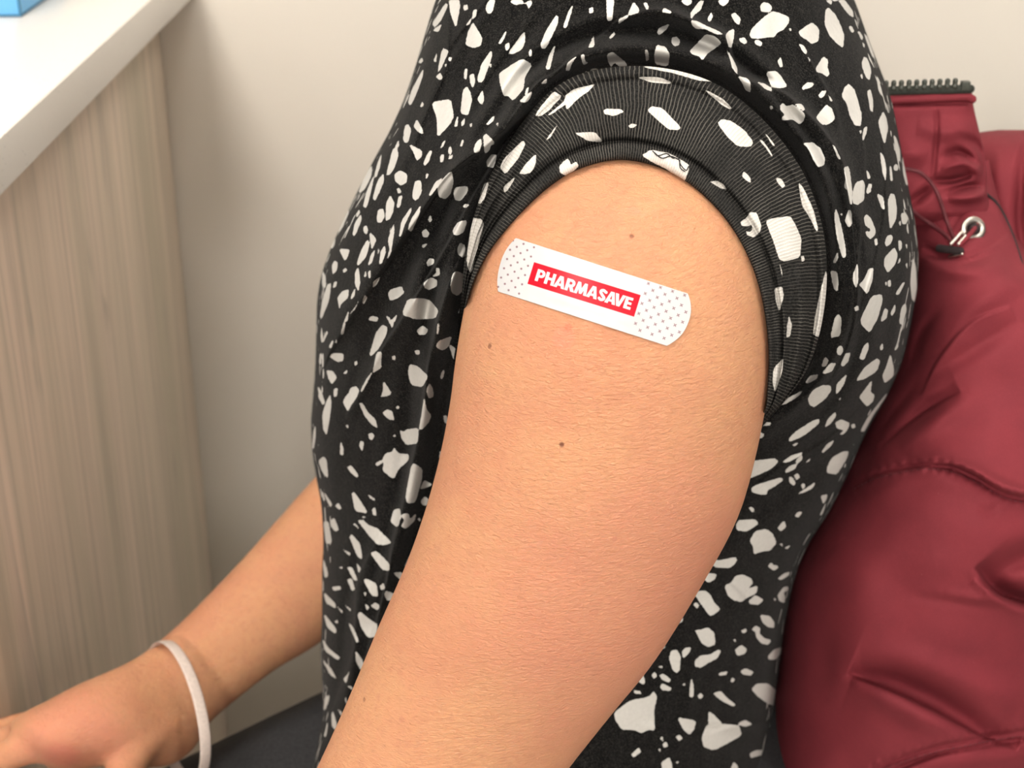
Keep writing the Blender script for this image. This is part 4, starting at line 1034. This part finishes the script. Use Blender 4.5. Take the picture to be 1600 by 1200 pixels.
# red box in strip coordinates
r0 = np.array([834.5, 409.5]); rr = r0 - A0
ru, rv = rr @ ub, rr @ vb
ang_r = math.atan2(51.5, 166.5) - math.atan2(ub[1], ub[0])
def to_red(U, Vv):
    x, y = U - ru, Vv - rv
    return x * math.cos(ang_r) + y * math.sin(ang_r), -x * math.sin(ang_r) + y * math.cos(ang_r)
RU, RV = to_red(Ub, Vb_)
red_sd = rect_sd(RU, RV, 0, 174.5, 0, 35.5)

def glyph(ch, x, y, w):
    """signed distance to a bold letter; x 0..w, y 0 (baseline) .. 1 (cap height), lengths in cap heights"""
    s = 0.255
    def R(x0, x1, y0, y1): return np.maximum(np.maximum(x0 - x, x - x1), np.maximum(y0 - y, y - y1))
    def P(*pts): return poly_sd(x, y, np.array(pts, float))
    def bowl(x0, x1, y0, y1):
        r = (y1 - y0) / 2; cx = x1 - r; cy = (y0 + y1) / 2
        o = np.maximum(np.where(x < cx, np.abs(y - cy) - r, np.hypot(x - cx, y - cy) - r), x0 - x)
        return o
    if ch == 'P' or ch == 'R':
        b0 = 0.34
        outer = bowl(0, w if ch == 'P' else w - 0.03, b0, 1.0); inner = bowl(s, (w if ch == 'P' else w - 0.03) - 0.23, b0 + 0.21, 0.79)
        g = np.minimum(np.maximum(outer, -inner), R(0, s, 0, 1))
        if ch == 'R': g = np.minimum(g, P((w * .36, .42), (w * .36 + .30, .42), (w + .05, 0), (w - .27, 0)))
        return g
    if ch == 'H': return np.minimum(np.minimum(R(0, s, 0, 1), R(w - s, w, 0, 1)), R(0, w, .385, .60))
    if ch == 'A':
        o = P((0, 0), (w / 2 - .15, 1), (w / 2 + .15, 1), (w, 0), (w - .275, 0), (w / 2 + .0, .74), (.275, 0))
        return np.minimum(o, P((w * .25, .18), (w * .75, .18), (w * .68, .37), (w * .32, .37)))
    if ch == 'M':
        return np.minimum(np.minimum(P((0, 0), (.12, 1), (.35, 1), (.25, 0)), P((w, 0), (w - .12, 1), (w - .35, 1), (w - .25, 0))),
                          P((.12, 1), (.36, 1), (w / 2, .50), (w - .36, 1), (w - .12, 1), (w / 2 + .10, .06), (w / 2 - .10, .06)))
    if ch == 'V': return P((0, 1), (.28, 1), (w / 2, .34), (w - .28, 1), (w, 1), (w / 2 + .14, 0), (w / 2 - .14, 0))
    if ch == 'E': return np.minimum(np.minimum(R(0, s, 0, 1), R(0, w, 0, .215)), np.minimum(R(0, w, .785, 1), R(0, w - .03, .395, .60)))
    if ch == 'S':
        pts = [(w - .10, .80)] + [(w / 2 + .0 + (w / 2 - .15) * math.cos(t), .735 + .155 * math.sin(t)) for t in np.linspace(.75, math.pi + .9, 8)] + \
              [(w / 2 + (w / 2 - .14) * math.cos(t), .275 + .165 * math.sin(t)) for t in np.linspace(1.15, -math.pi + .55, 9)]
        d, _ = seg_dist(x, y, catmull(pts, 60))
        return d - .115
    return np.full(x.shape, 9.0)
WIDTHS = dict(P=.70, H=.80, A=.90, R=.76, M=1.04, S=.68, V=.88, E=.60)
KERN = {'PH': .06, 'HA': .01, 'AR': .03, 'RM': .03, 'MA': -.01, 'AS': .00, 'SA': -.03, 'AV': -.21, 'VE': .01}
text = 'PHARMASAVE'
CAP = 19.0
xs = [0.0]
for p_, n_ in zip(text, text[1:]): xs.append(xs[-1] + WIDTHS[p_] + KERN[p_ + n_])
tot = xs[-1] + WIDTHS[text[-1]]
TW = 156.0
sx = TW / (tot * CAP)
letters = np.full(Ub.shape, 9.0)
for ch, x0 in zip(text, xs):
    u0 = 9.2 + x0 * CAP * sx
    m = (RU > u0 - 6) & (RU < u0 + WIDTHS[ch] * CAP * sx + 6) & (RV > 0) & (RV < 36)
    g = glyph(ch, (RU[m] - u0) / (CAP * sx), (27.2 - RV[m]) / CAP, WIDTHS[ch]) * CAP
    letters[m] = np.minimum(letters[m], g)
# printed crosses at both ends
cross = np.full(Ub.shape, 9.0)
def add_cross(U0, V0, r, t, rot):
    m = (np.abs(Ub - U0) < 7) & (np.abs(Vb_ - V0) < 7)
    if not m.any(): return
    x, y = Ub[m] - U0, Vb_[m] - V0
    c, s = math.cos(rot), math.sin(rot); x, y = x * c + y * s, -x * s + y * c
    d = np.minimum(np.maximum(np.abs(x) - r, np.abs(y) - t), np.maximum(np.abs(y) - r, np.abs(x) - t))
    cross[m] = np.minimum(cross[m], d)
for k in range(-1, 8):
    for j in range(0, 10):
        # left end: fine dots; right end: larger crosses
        U0, V0 = 0.0 + k * 8.6 - 3, 5.0 + j * 15.2 + (7.6 if k % 2 else 0)
        if k < 5 and -10 < U0 < 40 and 3 < V0 < WID - 2: add_cross(U0, V0, 1.65, 0.85, 0.25)
for k in range(0, 10):
    for j in range(0, 8):
        U0, V0 = 219.0 + k * 9.9, 4.0 + j * 16.4 + (8.2 if k % 2 else 0)
        if V0 < WID - 2 and U0 < LEN + 19 * max(0, 1 - abs(V0 / WID - .48) ** 2 * 4) - 3: add_cross(U0, V0, 2.8, 0.66, 0.30 + 0.5)
def both(f, fill=9.0): return np.concatenate([f, np.full(f.shape, fill)], 1)
V, Q, T = tube_geo(ring)
bme = mesh_from('adhesive_bandage', V, Q, {'red': both(red_sd), 'letters': both(letters), 'cross': both(cross)}, tris=T)
bandage = link(bme, 'adhesive_bandage', M_BAND)
tag(bandage, 'white adhesive bandage with red PHARMASAVE print stuck on the bare upper arm', 'bandage')

# ------------------------------------------------------------------ ribbon bracelet on the far wrist
# the loop hangs from the top of the wrist, its near side swinging down past the thumb
top_p, low_p = pix(244, 1009, .962), pix(312, 1215, .925)
mid_p = pix(300, 1098, .925)
cen = (top_p + low_p) / 2
e1 = (top_p - low_p); rad1 = np.linalg.norm(e1) / 2; e1 /= rad1 * 2
e2 = mid_p - cen; e2 -= e1 * (e2 @ e1); rad2 = np.linalg.norm(e2); e2 /= rad2
rad2 = max(rad2, 0.034)
nrm = np.cross(e1, e2)
nb, wb = 96, 10
tb = np.linspace(0, 2 * math.pi, nb, endpoint=False)
C3 = cen + np.outer(np.cos(tb) * rad1, e1) + np.outer(np.sin(tb) * rad2, e2)
O3 = np.outer(np.cos(tb), e1) + np.outer(np.sin(tb), e2)
prof = [(math.cos(t) * 0.0036, math.sin(t) * 0.0005) for t in np.linspace(0, 2 * math.pi, wb, endpoint=False)]
VB = np.stack([C3 + nrm * a_ + O3 * b_ for a_, b_ in prof], 1)
VBc = np.concatenate([VB, VB[:1]], 0)
Qb = ring_faces(nb + 1, wb); Qb = np.where(Qb >= nb * wb, Qb - nb * wb, Qb)
br = link(mesh_from('bracelet', VB.reshape(-1, 3), Qb), 'bracelet', M_RIBBON)
tag(br, 'thin pale ribbon bracelet hanging loosely round the far wrist', 'bracelet')

# ------------------------------------------------------------------ the jacket
jacket = empty('jacket', (0.27, 0.82, 0.45), 'maroon padded jacket with a zipped stand collar hung behind the seated person', 'jacket')
JROWS = [(250, 1408, 1545, .006), (300, 1405, 1558, .030), (350, 1412, 1578, .058), (400, 1418, 1612, .080), (450, 1420, 1690, .10), (520, 1410, 1740, .115), (600, 1385, 1760, .13), (680, 1345, 1765, .145), (740, 1316, 1765, .155),
         (800, 1282, 1765, .165), (850, 1257, 1765, .170), (890, 1241, 1765, .172), (950, 1228, 1750, .172), (1020, 1219, 1735, .172), (1100, 1208, 1715, .172), (1200, 1194, 1695, .172), (1300, 1188, 1670, .165), (1400, 1200, 1640, .10)]
NJN, NJF, NJR = 330, 40, 420
jr = np.linspace(250, 1400, NJR)
JL, JR_, JB = lerp_table(JROWS, jr)
jd = dy(jr, 0.845)
ph2 = np.linspace(0, math.pi, NJN)
JX = ((JL + JR_) / 2)[:, None] - ((JR_ - JL) / 2)[:, None] * np.cos(ph2)
JY = np.repeat(jr[:, None], NJN, 1)
s2 = np.sin(ph2)[None, :]
JD = jd[:, None] - JB[:, None] * (jd / 0.845)[:, None] * s2 ** 0.60
wj = smooth01(s2, 0.03, 0.2)
back_edge = np.interp(jr, tr[:, 0], tr[:, 2])[:, None]
JD = JD + 0.014 * np.exp(-(np.clip(JX - back_edge, 0, None) / 45.0) ** 1.5) * smooth01(-JY, -860, -760)
JF = [
 # main seam across the back of the sleeve with its overlap
 ([(1330, 760), (1362, 744), (1400, 734), (1450, 727), (1490, 732), (1530, 750), (1570, 772), (1620, 782), (1700, 790)], -.0050, 5), ([(1490, 722), (1530, 738), (1572, 760), (1620, 770), (1700, 778)], .0060, 8), ([(1340, 778), (1420, 752), (1490, 754), (1560, 790)], .0030, 16),
 ([(1560, 790), (1545, 800), (1530, 790)], -.002, 8),
 # upper folds spreading from the shirt
 ([(1385, 690), (1430, 655), (1470, 625), (1500, 610)], -.0060, 13), ([(1360, 690), (1400, 640), (1430, 600)], -.0045, 10), ([(1400, 700), (1450, 665), (1520, 620)], .0040, 16), ([(1470, 480), (1440, 520), (1425, 570)], -.0045, 9), ([(1600, 430), (1520, 480), (1470, 540)], .004, 22), ([(1600, 500), (1500, 560), (1440, 600)], -.0035, 14),
 # deep hollow at the right
 ([(1535, 905), (1560, 890), (1600, 872), (1680, 850)], -.0140, 20), ([(1545, 915), (1570, 930), (1600, 940), (1680, 950)], -.0170, 14), ([(1520, 898), (1535, 915), (1560, 935), (1590, 950), (1640, 960)], .0060, 9),
 # sloping valley below
 ([(1335, 1055), (1390, 1060), (1450, 1085), (1500, 1115), (1550, 1150), (1600, 1160)], -.0095, 19), ([(1325, 1072), (1390, 1098), (1450, 1125), (1520, 1152)], .0070, 20), ([(1340, 1035), (1420, 1030), (1520, 1070), (1600, 1100)], .0050, 22),
 # bottom double seam
 ([(1340, 1215), (1390, 1192), (1450, 1172), (1520, 1157), (1570, 1148), (1640, 1138), (1720, 1128)], -.0050, 5), ([(1365, 1222), (1450, 1184), (1520, 1170), (1600, 1158), (1700, 1146)], -.0032, 4), ([(1360, 1240), (1450, 1205), (1560, 1185), (1650, 1170)], .0060, 18),
 ([(1470, 930), (1540, 940), (1600, 945)], .003, 12), ([(1420, 932), (1500, 942), (1580, 952)], -.0025, 8), ([(1300, 850), (1330, 900), (1340, 980), (1320, 1060)], .005, 40), ([(1260, 930), (1290, 1000), (1280, 1100)], -.003, 20),
 # grommet panel
 ([(1452, 400), (1490, 412), (1540, 398), (1575, 375)], -.0045, 9), ([(1440, 385), (1470, 400), (1500, 402)], -.006, 8), ([(1480, 365), (1500, 345), (1515, 325)], -.004, 7), ([(1530, 300), (1550, 312), (1572, 345), (1590, 385), (1610, 430)], .005, 10), ([(1420, 440), (1460, 420), (1520, 425), (1580, 410)], .005, 14),
]
JC = [
 ([(1525, 885), (1534, 896), (1545, 912), (1565, 928), (1600, 938), (1650, 946), (1730, 955)], -.024, 26, -1), ([(1520, 905), (1545, 925), (1570, 940), (1600, 948), (1660, 955)], .006, 30, 1),
 ([(1325, 1050), (1345, 1058), (1390, 1075), (1450, 1103), (1500, 1130), (1545, 1153), (1590, 1170)], -.015, 34, -1), ([(1330, 1062), (1390, 1082), (1450, 1110), (1510, 1140)], .006, 40, 1),
 ([(1430, 738), (1460, 726), (1490, 724), (1525, 738), (1560, 762), (1600, 774), (1660, 780), (1740, 786)], .0085, 26, -1), ([(1335, 770), (1362, 752), (1400, 740), (1450, 733), (1500, 740)], .0030, 22, 1),
 ([(1340, 1222), (1390, 1198), (1450, 1177), (1520, 1162), (1570, 1152), (1640, 1142), (1720, 1132)], .0050, 26, -1), ([(1350, 1228), (1450, 1188), (1540, 1168), (1700, 1146)], .0055, 26, 1),
 ([(1375, 700), (1420, 660), (1460, 632), (1500, 612)], -.006, 24, -1), ([(1440, 620), (1470, 560), (1520, 505), (1580, 480)], .005, 30, 1),
 ([(1430, 400), (1465, 408), (1500, 408), (1545, 392), (1580, 365)], .0065, 22, 1), ([(1478, 378), (1495, 352), (1520, 320), (1540, 300)], .005, 20, 1),
]
JD = JD - (1.1 * folds_field(JX, JY, JF) + crease_field(JX, JY, JC)) * wj
# stitch puckers along the two seams
for pl in (JF[0][0], JF[16][0]):
    dd, tpar = seg_dist(JX, JY, catmull(pl, 60))
    JD = JD - 0.0006 * np.sin(tpar * 150) * np.exp(-((dd - 7) / 5.0) ** 2) * wj
JD = JD - (0.0040 * wobble(JX, JY, 21, 320) + 0.0008 * wobble(JX, JY, 22, 110)) * wj
ph3 = np.linspace(math.pi, 2 * math.pi, NJF + 2)[1:-1]
JXf = ((JL + JR_) / 2)[:, None] - ((JR_ - JL) / 2)[:, None] * np.cos(ph3)
JDf = jd[:, None] + 0.6 * JB[:, None] * (-np.sin(ph3))[None, :] ** 0.6
VJ = pix(np.concatenate([JX, JXf], 1), np.repeat(jr[:, None], NJN + NJF, 1), np.concatenate([JD, JDf], 1))
V, Q, T = tube_geo(VJ)
shell_me = mesh_from('padded_shell', V, Q, tris=T)
shell = link(shell_me, 'padded_shell', M_NYLON, jacket)
SHELL = bvh_of(shell_me)

# lump of the sleeve behind the collar
SLV = [(203, 1560, 1640, .004), (206, 1535, 1690, .022), (214, 1512, 1720, .036), (232, 1500, 1745, .052), (280, 1496, 1765, .072), (380, 1496, 1775, .088), (520, 1500, 1780, .10), (700, 1520, 1780, .10), (820, 1560, 1760, .06), (850, 1590, 1740, .02)]
sr = np.linspace(203, 850, 170) if False else np.concatenate([np.linspace(203, 240, 24), np.linspace(244, 850, 120)])
SL, SR, SB = lerp_table(SLV, sr)
sd_ = dy(sr, 0.905)
ps = np.linspace(0, 2 * math.pi, 160, endpoint=False)
SX = ((SL + SR) / 2)[:, None] - ((SR - SL) / 2)[:, None] * np.cos(ps)
SY = np.repeat(sr[:, None], 160, 1)
SD = sd_[:, None] - SB[:, None] * np.sign(np.sin(ps)) * np.abs(np.sin(ps)) ** 0.7
fr = smooth01(np.sin(ps), 0.05, 0.3)[None, :]
SD = SD - fr * folds_field(SX, SY, [([(1605, 215), (1596, 280), (1594, 350), (1606, 430)], -.012, 9), ([(1560, 230), (1558, 300), (1570, 350)], .004, 14)]) - fr * 0.003 * wobble(SX, SY, 31, 160)
V, Q, T = tube_geo(pix(SX, SY, SD))
link(mesh_from('sleeve', V, Q, tris=T), 'sleeve', M_NYLON, jacket)

# stand collar
CR = [(140, 1365, 1516, .006), (146, 1362, 1519, .010), (158, 1362, 1520, .012), (170, 1363, 1522, .014), (200, 1366, 1529, .017), (230, 1372, 1536, .020), (265, 1378, 1541, .024), (300, 1384, 1543, .028), (330, 1390, 1548, .030), (352, 1396, 1550, .022)]
kr = np.linspace(140, 352, 150)
KL, KR, KB = lerp_table(CR, kr)
kd = dy(kr, 0.822)
pk = np.concatenate([np.linspace(0, math.pi, 150), np.linspace(math.pi, 2 * math.pi, 26)[1:-1]])
KX = ((KL + KR) / 2)[:, None] - ((KR - KL) / 2)[:, None] * np.cos(pk)
KY = np.repeat(kr[:, None], len(pk), 1)
KD = kd[:, None] - KB[:, None] * np.sign(np.sin(pk)) * np.abs(np.sin(pk)) ** 0.5
fk = smooth01(np.sin(pk), 0.05, 0.4)[None, :]
KF = [([(1463, 165), (1464, 200), (1460, 250), (1457, 290)], -.0016, 4), ([(1500, 215), (1525, 225), (1540, 250), (1536, 290)], -.003, 8), ([(1475, 245), (1500, 238), (1530, 262)], -.0035, 7), ([(1468, 265), (1510, 255), (1535, 275)], .0035, 8), ([(1455, 283), (1490, 281), (1520, 272)], -.0045, 6), ([(1480, 300), (1510, 292), (1535, 290)], -.0035, 6), ([(1480, 310), (1520, 308), (1545, 300)], .004, 8),
      ([(1430, 200), (1480, 205), (1520, 200)], .0025, 16), ([(1420, 320), (1440, 305), (1455, 292)], -.004, 8), ([(1395, 250), (1420, 240), (1450, 245)], .002, 14), ([(1360, 161), (1440, 162), (1525, 160)], -.0024, 5)]
KD = KD - fk * (2.2 * folds_field(KX, KY, KF) + 0.0012 * wobble(KX, KY, 41, 80))
V, Q, T = tube_geo(pix(KX, KY, KD))
collar_me = mesh_from('collar', V, Q, tris=T)
collar = link(collar_me, 'collar', M_NYLON, jacket)
zd = lambda py: float(dy(py, 0.812))
pip = spline_tube([pix(1362, 157, zd(157)), pix(1420, 155, zd(155)), pix(1470, 153, zd(153)), pix(1508, 151, zd(151)), pix(1519, 155, zd(155))], .0023, seg=14)
link(mesh_from('piping', *pip[:2], tris=pip[2]), 'piping', M_NYLON, collar)
zt = spline_tube([pix(1362, 143, zd(143) - .001), pix(1420, 141, zd(141) - .001), pix(1470, 140, zd(140) - .001), pix(1516, 139, zd(139) - .001)], .0024, seg=14, flat=(0.6, 1.0))
ztape = link(mesh_from('zipper_tape', *zt[:2], tris=zt[2]), 'zipper_tape', M_ZIP, collar)
zpath = np.array([pix(px, 136.0 - (px - 1380) * 0.034, zd(134) - .002) for px in range(1370, 1512)])
tooth = None
for k in range(11):
    c = zpath[k * 12 + 2]
    if tooth is None:
        t0 = c.copy()
        V, Q, T = merge_geo([spline_tube([c + (0, 0, -.0008), c + (0, 0, .0014)], [.0016, .0011], seg=10, n=5), spline_tube([c + (0, 0, .0012), c + (0, 0, .0022)], [.0014, .0014], seg=10, n=4)])
        tooth = link(mesh_from('zipper_tooth', V - c, Q, tris=T), 'zipper_tooth', M_TOOTH, collar)
    else:
        o = tooth.copy(); COL.objects.link(o); tooth_o = o
        o.location = Vector(c)
tooth.location = Vector(t0)
c = pix(1508, 134, zd(134) - .001)
st_ = box('zipper_stop', c[0] - .0024, c[0] + .0024, c[1] - .002, c[1] + .002, c[2] - .0024, c[2] + .0026, M_TOOTH, collar, bevel=0.0006)

# draw cords, eyelet and the dark slot below them
def cord(pts, r, mat, name, bvh, lift, par, fb=0.80):
    P = on_surface(bvh, pts, lift, fb)
    V, Q, T = spline_tube(P, r, seg=10, n=50)
    return link(mesh_from(name, V, Q, tris=T), name, mat, par)
both_me = mesh_parts('tmp', [tube_geo(VJ), tube_geo(pix(KX, KY, KD))])
JALL = bvh_of(both_me)
cord([(1405, 262), (1424, 265), (1440, 271), (1456, 287), (1466, 305), (1474, 328), (1482, 352), (1491, 373)], .0010, M_CORD, 'drawcord', JALL, .0016, jacket)
cord([(1410, 318), (1428, 331), (1444, 343), (1462, 355), (1476, 366), (1486, 376)], .0010, M_CORD, 'drawcord', JALL, .0016, jacket)
gd = ray_depth(JALL, 1521, 358) or 0.8
ang_g = np.linspace(0, 2 * math.pi, 40, endpoint=False)
gp = np.array([pix(1521 + 14.5 * math.cos(t), 358 + 14.5 * math.sin(t), gd - .0025 + 0.002 * math.cos(t)) for t in ang_g])
tube_r = 0.0019
GV = []
for i in range(40):
    c = gp[i]; rad = c - gp.mean(0); rad /= np.linalg.norm(rad); f = np.array([0, CP, -SP])
    GV.append([c + rad * tube_r * math.cos(t) + f * tube_r * 0.7 * math.sin(t) for t in np.linspace(0, 2 * math.pi, 14, endpoint=False)])
GV = np.array(GV); Qg = ring_faces(41, 14); Qg = np.where(Qg >= 40 * 14, Qg - 40 * 14, Qg)
gro = link(mesh_from('eyelet', GV.reshape(-1, 3), Qg), 'eyelet', M_METAL, jacket); gro['label'] = 'round nickel eyelet'
hol = spline_tube([pix(1521, 358, gd - .0012), pix(1521, 358, gd - .0006)], .0034, seg=24, n=4)
link(mesh_from('eyelet_hole', *hol[:2], tris=hol[2]), 'eyelet_hole', M_DARK, gro)
cord([(1526, 352), (1519, 362), (1510, 372), (1500, 381)], .0013, M_NYLON, 'cord_loop', JALL, .0045, jacket)
for a_, b_ in (((1486, 381), (1503, 362)), ((1498, 381), (1508, 369))):
    da, db = (ray_depth(JALL, *a_) or gd), (ray_depth(JALL, *b_) or gd)
    g = spline_tube([pix(*a_, da - .005), pix(*b_, db - .005)], .0010, seg=12, n=8)
    link(mesh_from('cord_end', *g[:2], tris=g[2]), 'cord_end', M_METAL, jacket)['label'] = 'thin nickel cord end'
sl = spline_tube(on_surface(JALL, [(1468, 388), (1482, 390), (1500, 392)], .0012, gd), .0022, seg=12, n=14, flat=(1.0, 1.0))  # dark bar stands in for the shaded hollow below the cord ends
slot = link(mesh_from('cord_clip', *sl[:2], tris=sl[2]), 'cord_clip', M_DARK, jacket)
g = spline_tube(on_surface(JALL, [(1484, 401), (1494, 399), (1503, 397)], .0016, gd), .0009, seg=10, n=10)
link(mesh_from('clip_rim', *g[:2], tris=g[2]), 'clip_rim', M_METAL, slot)
# dark strip standing in for the shaded gap between collar panel and sleeve
g = spline_tube(on_surface(JALL, [(1530, 292), (1543, 304), (1556, 317), (1569, 338), (1581, 364), (1594, 400), (1604, 440)], .0002, gd), [.0003, .0007, .0011, .0010, .0008, .0006, .0005], seg=10, n=50)
link(mesh_from('slit_lining', *g[:2], tris=g[2]), 'slit_lining', M_DARK, jacket)
# stitched thread along the two seams
stp = []
for pl, nst in ((JF[0][0], 46), (JF[16][0], 48)):
    C = catmull(pl, nst * 2)
    for k in range(0, nst * 2 - 1, 2):
        if C[k, 0] > 1640 or C[k, 0] < 1335: continue
        p0, p1 = C[k] + (0, 6), C[k + 1] + (0, 6)
        d0 = ray_depth(SHELL, *p0); d1 = ray_depth(SHELL, *p1)
        if d0 is None or d1 is None: continue
        stp.append(spline_tube([pix(*p0, d0 - .0001), pix(*p1, d1 - .0001)], .0003, seg=6, n=3))
st_o = link(mesh_parts('seam_stitching', stp), 'seam_stitching', M_CORD, jacket); st_o['kind'] = 'stuff'

# ------------------------------------------------------------------ chair under the person
chair = empty('chair', (0.05, 0.80, 0), 'grey chair the person sits on, hidden under the maroon jacket', 'chair')
box('seat', -0.18, 0.40, 0.57, 1.03, 0.362, 0.398, M_PLASTIC, chair, bevel=0.012)
box('backrest', 0.395, 0.420, 0.58, 1.02, 0.52, 0.93, M_PLASTIC, chair, bevel=0.010)
for x in (-0.15, 0.407):
    for y in (0.60, 1.00):
        topz = 0.375 if x < 0 else 0.60
        V, Q, T = spline_tube([(x, y, 0.012), (x, y, topz * .5), (x, y, topz)], 0.012, seg=12)
        link(mesh_from('leg', V, Q, tris=T), 'leg', M_STEEL, chair)
bpy.context.view_layer.update()
